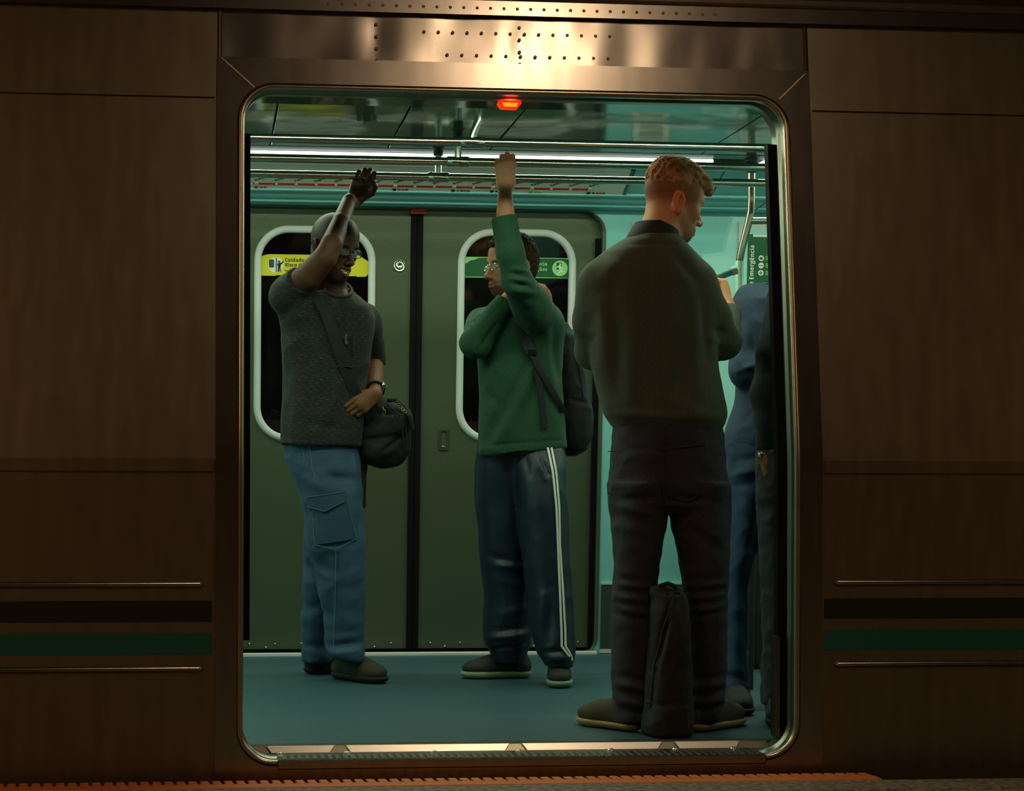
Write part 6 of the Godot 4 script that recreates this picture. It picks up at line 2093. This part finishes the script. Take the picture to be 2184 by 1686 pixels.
	jn.paint = func(p: Vector3, _n: Vector3) -> Color:
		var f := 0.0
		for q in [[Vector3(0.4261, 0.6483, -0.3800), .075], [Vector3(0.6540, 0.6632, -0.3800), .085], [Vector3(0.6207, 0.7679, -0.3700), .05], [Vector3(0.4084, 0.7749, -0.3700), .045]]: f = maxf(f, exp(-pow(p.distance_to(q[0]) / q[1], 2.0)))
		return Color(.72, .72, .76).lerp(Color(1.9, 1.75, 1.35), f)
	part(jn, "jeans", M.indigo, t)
	for q in [[Vector2(0.3626, 0.8981), Vector2(0.4239, 0.9043), Vector2(0.4243, 0.7825), Vector2(0.3912, 0.7528), Vector2(0.3601, 0.7674)], [Vector2(0.5146, 0.9076), Vector2(0.6557, 0.9201), Vector2(0.6668, 0.7831), Vector2(0.6031, 0.7442), Vector2(0.5332, 0.7709)]]:
		seam(hips, q, .0022, .007, M.indigo, "pocket_stitch", t, .003)
	seam(hips, [Vector2(0.4719, 0.9906), Vector2(0.4813, 0.9015), Vector2(0.5028, 0.8124), Vector2(0.5303, 0.7381)], .0022, .007, M.indigo, "back_seam", t, .003)
	# shoes, toes turned out
	for e in 2:
		var d := Vector3(.72, 0, -.69) if e else Vector3(-.54, 0, -.84)
		var hl := Vector3(0.6252 , 0, -.405) if e else Vector3(0.4613, 0, -.42)
		var s := shoe(base, hl, d, .30 if e else .285, .0055, .088, 1.02, .026)
		var n := thing_part("shoe", t)
		part(s[0], "upper", M.suede, n)
		part(s[1], "sole", M.suede_sole, n)
		laces(t, hl, d, .29, M.suede, .064, .086)
	# backpack standing between the feet
	var bb := Vector3(0.5337, 0, -.375)
	var bt := thing("backpack", "dark backpack standing on the floor between the feet of the man with fair hair", "backpack", bb)
	var secs := [[0.4600, 0.5417, -0.3850, 0.0350, 0.0300], [0.4420, 0.5418, -0.3850, 0.0502, 0.0550], [0.3946, 0.5416, -0.3800, 0.0600, 0.0720], [0.2906, 0.5415, -0.3750, 0.0638, 0.0850], [0.1570, 0.5385, -0.3700, 0.0706, 0.0950], [0.0534, 0.5347, -0.3650, 0.0766, 0.1000], [0.0095, 0.5329, -0.3600, 0.0758, 0.0980], [0.004, 0.5337, -.36, .068, .09]]
	var bs := sculpt(0.006, bb)
	bs.loft(secs, .015, 2.8)
	bs.ell(Vector3(0.5102, 0.4514, -0.3800), Vector3(.03, .022, .03), Basis(), .015)
	bs.disp = creases(.007, Vector3(8, 5, 8), 151)
	bs.folds = [[Vector3(0.5383, 0.4447, -0.3000), Vector3(0.4787, 0.2110, -0.2850), .009, -.014], [Vector3(0.5534, 0.4299, -0.3000), Vector3(0.4996, 0.2109, -0.2850), .012, .008], [Vector3(0.4787, 0.2110, -0.2850), Vector3(0.4631, 0.0797, -0.2800), .009, -.012], [Vector3(0.4563, 0.1030, -0.2700), Vector3(0.5757, 0.1092, -0.2700), .010, -.006]]
	part(bs, "body", M.pack, bt)
	seam(secs, [Vector2(0.5443, 0.4373), Vector2(0.5071, 0.3417), Vector2(0.4828, 0.2252), Vector2(0.4690, 0.0943)], .006, .006, M.strap, "zip", bt, .004)
	var tab := Geo.new()
	tab.box((Vector3(0.4559, 0.1126, -0.2750) as Vector3) - bb, Vector3(.022, .010, .006), .001)
	put(tab, "tab", M.suede, bt)
	var lp := Geo.new()
	lp.tube([(Vector3(0.5003, 0.4461, -0.3700) as Vector3) - bb, (Vector3(0.5100, 0.4735, -0.3600) as Vector3) - bb, (Vector3(0.5357, 0.4809, -0.3600) as Vector3) - bb, (Vector3(0.5585, 0.4704, -0.3600) as Vector3) - bb, (Vector3(0.5701, 0.4459, -0.3700) as Vector3) - bb], .007, 8)
	put(lp, "handle", M.strap, bt)

func man_blue_shirt() -> void:
	var base := Vector3(1.06, 0, -1.02)
	var t := thing("person", "man in a blue shirt and jeans, face almost hidden by the door edge", "person", base)
	var skin := lin(.60, .42, .30)
	var hc: Vector3 = Vector3(1.1597, 1.5985, -1.0300)
	var hb := face_basis(Vector3(-.80, -.08, .58))
	var hk := 1.0
	var hd := sculpt(0.004, base)
	head(hd, hc, hb, hk, Vector3(1.1611, 1.4673, -1.0500))
	hd.paint = func(p: Vector3, _n: Vector3) -> Color:
		var q := hp(p, hc, hb, hk)
		var c := skin
		if q.z > .085 and Vector2(q.x / .024, (q.y + .072) / .009).length() < .9: c = lin(.46, .25, .2)
		if q.z > .06 and absf(absf(q.x) - .032) < .018 and absf(q.y - .022) < .004: c = c.lerp(lin(.1, .07, .05), .7)
		if q.z > .06 and Vector2((absf(q.x) - .031) / .011, (q.y - .002) / .0045).length() < .6: c = lin(.06, .04, .03)
		return c
	var bp := func(_p: Vector3, _n: Vector3) -> Color: return skin
	var h1 := sculpt(0.0036, base)
	h1.paint = bp
	var w1: Vector3 = Vector3(1.0630, 1.2171, -0.9000)
	h1.chain([Vector3(1.0193, 1.1847, -0.9100), w1], [.033, .029], .012)
	hand(h1, w1, (Vector3(1.1383, 1.2579, -0.8900) as Vector3) - w1, Vector3(0, -.3, -1), Vector3(0, 1, .2), [[40, 55, 35]], [Vector3(.85, .3, .5), Vector3(.9, .3, .1), Vector3(.9, .4, 0)])
	var bd := sculpt(0.015, base)
	bd.paint = bp
	bd.chain([Vector3(1.1275, 1.4245, -1.0400), Vector3(1.1151, 1.2077, -1.0300), Vector3(1.1023, 0.9587, -1.0300)], [.08, .11, .11], .03, Vector3(0, 0, .3))
	bd.chain([Vector3(0.9954, 1.4139, -1.0300), Vector3(0.9626, 1.1870, -0.9700), Vector3(1.0193, 1.1895, -0.9100)], [.04, .036, .032], .02)
	bd.chain([Vector3(0.9927, 0.9084, -1.0200), Vector3(0.9263, 0.4299, -1.0000), Vector3(0.9242, 0.0508, -1.0000)], [.06, .03, .025], .02)
	bd.chain([Vector3(1.1709, 0.9091, -1.0200), Vector3(1.1750, 0.4292, -1.0000), Vector3(1.1764, 0.0156, -1.0000)], [.08, .055, .04], .04)
	later.append(func(): put(Sculpt.joined([hd, h1, bd]), "body", M.skin, t))
	var hr := sculpt(0.005, base)
	var at := func(x: float, y: float, z: float) -> Vector3: return hc + hb * (Vector3(x, y, z) * hk)
	hr.ell(at.call(0, .055, -.016), Vector3(.085, .095, .106), hb, .02)
	hr.ell(at.call(0, -.020, .115), Vector3(.12, .098, .080), hb, .012, 1)
	hr.ell(at.call(0, -.09, .0), Vector3(.12, .07, .09), hb, .01, 1)
	hr.paint = func(_p: Vector3, _n: Vector3) -> Color: return lin(.10, .075, .05)
	part(hr, "hair", M.hair, t)
	glasses(t, hc, hb, hk, M.frame, .0016, .024, .016)
	var ts := [[1.5110, 1.1324, -1.0400, 0.0631, 0.0750], [1.4843, 1.1258, -1.0400, 0.1210, 0.1000], [1.4402, 1.1215, -1.0300, 0.1702, 0.1200], [1.3406, 1.1219, -1.0300, 0.1770, 0.1350], [1.1741, 1.1194, -1.0200, 0.1734, 0.1400], [1.0663, 1.1131, -1.0200, 0.1835, 0.1450], [0.9668, 1.0999, -1.0200, 0.2005, 0.1500], [0.9055, 1.1010, -1.0200, 0.2030, 0.1500]]
	var sh := sculpt(0.007, base)
	sh.loft(ts, .03, 2.3)
	sh.cap(Vector3(0.9954, 1.4255, -1.0300), Vector3(0.9671, 1.3039, -1.0000), .072, .062, .04)
	sh.cap(Vector3(0.9671, 1.3039, -1.0000), Vector3(0.9576, 1.1870, -0.9700), .060, .056, .03)
	sh.cap(Vector3(0.9576, 1.1870, -0.9700), Vector3(1.0262, 1.1910, -0.9050), .056, .042, .03, Vector3(), 0, 2)
	sh.cap(Vector3(1.2490, 1.4284, -1.0300), Vector3(1.2658, 1.1910, -1.0000), .07, .056, .04)
	sh.cut(Vector3(0.9786, 0.9164, -1.0000), Vector3(-.16, -1, 0), .3)
	sh.disp = creases(.007, Vector3(5, 4, 5), 161)
	sh.folds = [[Vector3(0.9325, 1.3947, -0.9000), Vector3(0.9830, 1.2327, -0.9000), .014, -.009], [Vector3(0.9690, 1.4114, -0.9000), Vector3(1.0162, 1.2655, -0.9000), .014, .008], [Vector3(0.8970, 1.2167, -0.9200), Vector3(0.9500, 1.1511, -0.9000), .010, -.009], [Vector3(0.9138, 1.1843, -0.9200), Vector3(0.9664, 1.2000, -0.9000), .010, .009], [Vector3(0.8709, 0.9557, -0.9000), Vector3(0.9532, 0.9963, -0.8800), .012, .010], [Vector3(0.8841, 0.9801, -0.9000), Vector3(0.9531, 1.0287, -0.8800), .012, -.010], [Vector3(0.9004, 1.0695, -0.9000), Vector3(0.9448, 1.0368, -0.8800), .014, -.008]]
	part(sh, "shirt", M.blue_shirt, t)
	var cl := Geo.new()
	var cp := []
	for i in 25:
		var a := TAU * i / 24.0
		cp.append((Vector3(1.1443, 1.4912, -1.0400) as Vector3) + Vector3(cos(a) * .078, -.03 * sin(a), sin(a) * .078) - base)
	var cs := []
	for i in 25: cs.append(Vector3(0.3 * cos(TAU * i / 24.0), 1, 0.3 * sin(TAU * i / 24.0)))
	cl.band(cp, cs, .045, .006)
	put(cl, "shirt_collar", M.blue_shirt, t)
	var a1 := [[0.9415, 1.0003, -1.0200, 0.1059, 0.1300], [0.8421, 0.9854, -1.0200, 0.0872, 0.1350], [0.7430, 0.9668, -1.0100, 0.0693, 0.1200], [0.5947, 0.9460, -1.0000, 0.0573, 0.1000], [0.4299, 0.9213, -1.0000, 0.0421, 0.0920], [0.1827, 0.9187, -1.0000, 0.0421, 0.0860], [0.0344, 0.9243, -1.0000, 0.0472, 0.0880], [-0.0052, 0.9295, -1.0000, 0.0472, 0.0880]]
	var a2 := [[0.9425, 1.1877, -1.0300, 0.1160, 0.1300], [0.7432, 1.1972, -1.0200, 0.0971, 0.1200], [0.4291, 1.1903, -1.0000, 0.0747, 0.0900], [-0.0010, 1.1850, -1.0000, 0.0611, 0.0850]]
	var jn := sculpt(0.0075, base)
	jn.loft(a1, .03, 2.2)
	jn.loft(a2, .03, 2.2)
	jn.disp = creases(.007, Vector3(5, 6, 5), 163)
	jn.folds = [[Vector3(0.8709, 0.8664, -0.8800), Vector3(0.9652, 0.8829, -0.8800), .014, -.010], [Vector3(0.8710, 0.8178, -0.8800), Vector3(0.9654, 0.8343, -0.8800), .014, .010], [Vector3(0.8728, 0.7774, -0.8800), Vector3(0.9539, 0.7938, -0.8800), .014, -.012], [Vector3(0.8674, 0.1257, -0.9200), Vector3(0.9424, 0.1089, -0.9200), .014, -.010]]
	jn.paint = func(_p: Vector3, _n: Vector3) -> Color: return Color(.5, .6, .7)
	part(jn, "jeans", M.denim, t)
	for e in 2:
		var hl := Vector3(0.9243 + .15 * e + .02 * e, 0, -1.05)
		var s := shoe(base, hl, Vector3(-.1 + .3 * e, 0, 1), .28, .007)
		var n := thing_part("shoe", t)
		part(s[0], "upper", M.pack, n)
		part(s[1], "sole", M.boot_sole, n)

func man_dark_jacket() -> void:
	var base := Vector3(1.05, 0, -0.66)
	var t := thing("person", "man in dark jacket and jeans, mostly hidden behind the right door edge", "person", base)
	var skin := lin(.56, .37, .25)
	var hc: Vector3 = Vector3(1.1325, 1.6322, -0.6800)
	var hb := face_basis(Vector3(-.2, -.05, .95))
	var hd := sculpt(0.005, base)
	head(hd, hc, hb, 1.0, Vector3(1.1393, 1.5001, -0.7000))
	hd.paint = func(p: Vector3, _n: Vector3) -> Color:
		var q := hp(p, hc, hb, 1.0)
		return lin(.08, .06, .045) if q.y > .06 + q.z * .2 or q.z < -.03 and q.y > -.03 else skin
	var bp := func(_p: Vector3, _n: Vector3) -> Color: return skin
	var h1 := sculpt(0.0034, base)
	h1.paint = bp
	var w1: Vector3 = Vector3(0.9301, 0.8866, -0.6300)
	h1.chain([Vector3(0.9375, 0.9523, -0.6400), w1], [.031, .027], .012)
	hand(h1, w1, (Vector3(0.9403, 0.7962, -0.6200) as Vector3) - w1, Vector3(1, 0, -.3), Vector3(.2, 0, 1), [[25, 40, 25], [28, 42, 25], [32, 42, 25], [36, 42, 25]], [Vector3(.85, .2, .5), Vector3(.95, .2, .2), Vector3(.95, .3, 0)], .95)
	var bd := sculpt(0.015, base)
	bd.paint = bp
	bd.chain([Vector3(1.1331, 1.4438, -0.6900), Vector3(1.1227, 1.1904, -0.6800), Vector3(1.1155, 0.9222, -0.6800)], [.11, .13, .13], .05, Vector3(0, 0, .3))
	bd.chain([Vector3(1.0039, 1.3940, -0.6800), Vector3(0.9584, 1.1256, -0.6700), Vector3(0.9360, 0.9210, -0.6400)], [.045, .04, .03], .03)
	bd.chain([Vector3(1.0318, 0.8746, -0.6700), Vector3(1.0013, 0.4506, -0.6600), Vector3(0.9833, 0.0741, -0.6600)], [.08, .055, .04], .04)
	bd.chain([Vector3(1.1935, 0.8751, -0.6700), Vector3(1.1917, 0.4501, -0.6600), Vector3(1.1930, 0.0722, -0.6600)], [.08, .055, .04], .04)
	later.append(func(): put(Sculpt.joined([hd, h1, bd]), "body", M.skin, t))
	var ts := [[1.5196, 1.1361, -0.6900, 0.0584, 0.0800], [1.4880, 1.1347, -0.6900, 0.1152, 0.1100], [1.4271, 1.1328, -0.6800, 0.1564, 0.1300], [1.2844, 1.1277, -0.6700, 0.1618, 0.1350], [1.0797, 1.1284, -0.6700, 0.1585, 0.1400], [0.8828, 1.1275, -0.6700, 0.1634, 0.1400]]
	var sh := sculpt(0.008, base)
	sh.loft(ts, .03, 2.3)
	sh.chain([Vector3(1.0200, 1.4100, -0.6800), Vector3(0.9694, 1.2200, -0.6700), Vector3(0.9507, 1.0940, -0.6650)], [.07, .061, .058], .03)
	sh.cap(Vector3(0.9507, 1.0940, -0.6650), Vector3(0.9347, 0.9022, -0.6350), .057, .036, .03, Vector3(), 0, 2)
	sh.chain([Vector3(1.2518, 1.4128, -0.6800), Vector3(1.3064, 1.0967, -0.6700), Vector3(1.3000, 0.9069, -0.6400)], [.07, .058, .05], .03)
	sh.disp = creases(.007, Vector3(5, 4, 5), 171)
	part(sh, "jacket", M.jacket, t)
	var a1 := [[0.9059, 1.0157, -0.6700, 0.1000, 0.1300], [0.7959, 1.0104, -0.6700, 0.0943, 0.1300], [0.6545, 1.0046, -0.6650, 0.0829, 0.1100], [0.4820, 0.9996, -0.6600, 0.0708, 0.0950], [0.3251, 0.9953, -0.6600, 0.0611, 0.0880], [0.1525, 0.9895, -0.6600, 0.0579, 0.0850], [0.0590, 0.9843, -0.6550, 0.0554, 0.0850]]
	var a2 := [[0.9067, 1.1935, -0.6700, 0.0973, 0.1300], [0.6546, 1.2025, -0.6650, 0.0875, 0.1100], [0.3241, 1.1971, -0.6600, 0.0696, 0.0880], [0.0486, 1.1915, -0.6600, 0.0599, 0.0850]]
	var jn := sculpt(0.0075, base)
	jn.loft(a1, .03, 2.2)
	jn.loft(a2, .03, 2.2)
	jn.disp = creases(.009, Vector3(6, 8, 6), 173)
	part(jn, "jeans", M.black_jeans, t)
	for e in 2:
		var hl := Vector3(0.9962 + .2 * e, 0, -.72)
		var s := shoe(base, hl, Vector3(-.22 + .4 * e, 0, .95), .28, .0065)
		var n := thing_part("shoe", t)
		part(s[0], "upper", M.pack, n)
		part(s[1], "sole", M.boot_sole, n)
		laces(t, hl, Vector3(-.22 + .4 * e, 0, .95), .28, M.suede)
	var wr := Geo.new()
	var ring := []
	var sd := []
	for i in 17:
		var a := TAU * i / 16.0
		ring.append((Vector3(0.9328, 0.8929, -0.6340) as Vector3) + Vector3(cos(a) * .031, .004 * cos(a), sin(a) * .031) - base)
		sd.append(Vector3.UP)
	wr.band(ring, sd, .014, .004)
	put(wr, "watch_strap", M.chrome, t)

func seated_person() -> void:
	# bench along the far wall, right of the door
	var b := thing("bench_seat", "grey bench seat along the far wall behind the standing men at the right", "seat", Vector3(2.6, 0, -2.72))
	var g := Geo.new()
	g.box(Vector3(0, .42, 0), Vector3(2.6, .05, .46), .015)
	put(g, "seat", M.kick, b)
	var g2 := Geo.new()
	g2.box(Vector3(0, .68, -.205), Vector3(2.6, .46, .04), .015)
	put(g2, "backrest", M.kick, b)
	var g3 := Geo.new()
	for x in [-1.2, 0.0, 1.2]: g3.box(Vector3(x, .2, -.12), Vector3(.05, .40, .2), .004)
	put(g3, "bracket", M.dark, b)
	var base := Vector3(1.55, 0, -2.45)
	var t := thing("person", "seated person with dark trousers and green patterned shoe, glimpsed between the standing men", "person", base)
	var skin := lin(.60, .38, .24)
	var bp := func(_p: Vector3, _n: Vector3) -> Color: return skin
	var hc := Vector3(1.60, 1.22, -2.66)
	var hb := face_basis(Vector3(0, -.05, 1))
	var hd := sculpt(0.006, base)
	head(hd, hc, hb, .96, Vector3(1.60, 1.06, -2.70))
	hd.paint = func(p: Vector3, _n: Vector3) -> Color:
		var q := hp(p, hc, hb, .96)
		return lin(.08, .06, .045) if q.y > .06 + q.z * .2 or q.z < -.03 and q.y > -.03 else skin
	var h1 := sculpt(0.0038, base)
	h1.paint = bp
	var w1 := Vector3(1.50, .60, -2.30)
	h1.chain([Vector3(1.54, .66, -2.42), w1], [.03, .027], .012)
	hand(h1, w1, (Vector3(1.3548, 0.6341, -2.2200) as Vector3) - w1, Vector3(0, -1, -.1), Vector3(.6, 0, -.6), [[20, 30, 20]], [Vector3(.85, .2, .5), Vector3(.95, .2, .2), Vector3(.95, .3, 0)], .95)
	var bd := sculpt(0.016, base)
	bd.paint = bp
	bd.chain([Vector3(1.60, 1.02, -2.70), Vector3(1.60, .55, -2.68)], [.09, .10], .05)
	bd.chain([Vector3(1.48, .5, -2.62), Vector3(1.3480, 0.5461, -2.2800), Vector3(1.3776, 0.0656, -2.3800)], [.06, .05, .035], .03)
	later.append(func(): put(Sculpt.joined([hd, h1, bd]), "body", M.skin, t))
	var sh := sculpt(0.010, base)
	sh.chain([Vector3(1.60, 1.02, -2.70), Vector3(1.60, .80, -2.68), Vector3(1.60, .52, -2.66)], [.12, .14, .15], .06, Vector3(0, 0, .3))
	sh.chain([Vector3(1.45, .98, -2.68), Vector3(1.40, .74, -2.62), Vector3(1.53, .66, -2.42)], [.06, .055, .045], .03)
	sh.chain([Vector3(1.75, .98, -2.68), Vector3(1.80, .74, -2.62), Vector3(1.68, .62, -2.38)], [.06, .055, .045], .03)
	part(sh, "jacket", M.jumper, t)
	var jn := sculpt(0.009, base)
	jn.chain([Vector3(1.52, .55, -2.64), Vector3(1.3520, 0.5422, -2.2800), Vector3(1.3590, 0.2481, -2.3300), Vector3(1.3736, 0.0418, -2.3800)], [.10, .08, .068, .066], .03)
	jn.chain([Vector3(1.70, .55, -2.64), Vector3(1.72, .56, -2.25), Vector3(1.72, .14, -2.33)], [.10, .08, .066], .03)
	part(jn, "trousers", M.black_jeans, t)
	var pat := cloth(Color(.2, .4, .2), .7, .1)
	pat.albedo_texture = ramp(grain(128, 1, 1, 91, 1), [Color(.12, .25, .12), Color(.2, .7, .35), Color(.7, .62, .35)], [.42, .5, .62])
	triplanar(pat, Vector3(14, 14, 14))
	for e in 2:
		var hl := Vector3(1.4470 + .26 * e, 0, -2.44)
		var s := shoe(base, hl, Vector3(-.75 + .9 * e, 0, .65), .26, .007)
		var n := thing_part("shoe", t)
		part(s[0], "upper", pat, n)
		part(s[1], "sole", M.boot_sole, n)
	# black umbrella
	var ub: Vector3 = Vector3(1.1438, 0.0000, -1.5760)
	ub.y = 0.0
	var um := thing("umbrella", "closed slim black umbrella standing on the floor beside the patterned shoe", "umbrella", ub)
	var ug := Geo.new()
	ug.tube([Vector3(0, .001, 0), Vector3(0, .30, .005), Vector3(.005, .62, .01), Vector3(.006, .66, .01)], [.0105, .0115, .016, .008], 10)
	put(ug, "canopy", M.jacket, um)
	var uh := Geo.new()
	uh.tube([Vector3(.006, .65, .01), Vector3(.008, .80, .012), Vector3(.014, .83, .012), Vector3(.03, .845, .012), Vector3(.046, .83, .012), Vector3(.048, .80, .012)], .008, 8)
	put(uh, "handle", M.rubber, um)
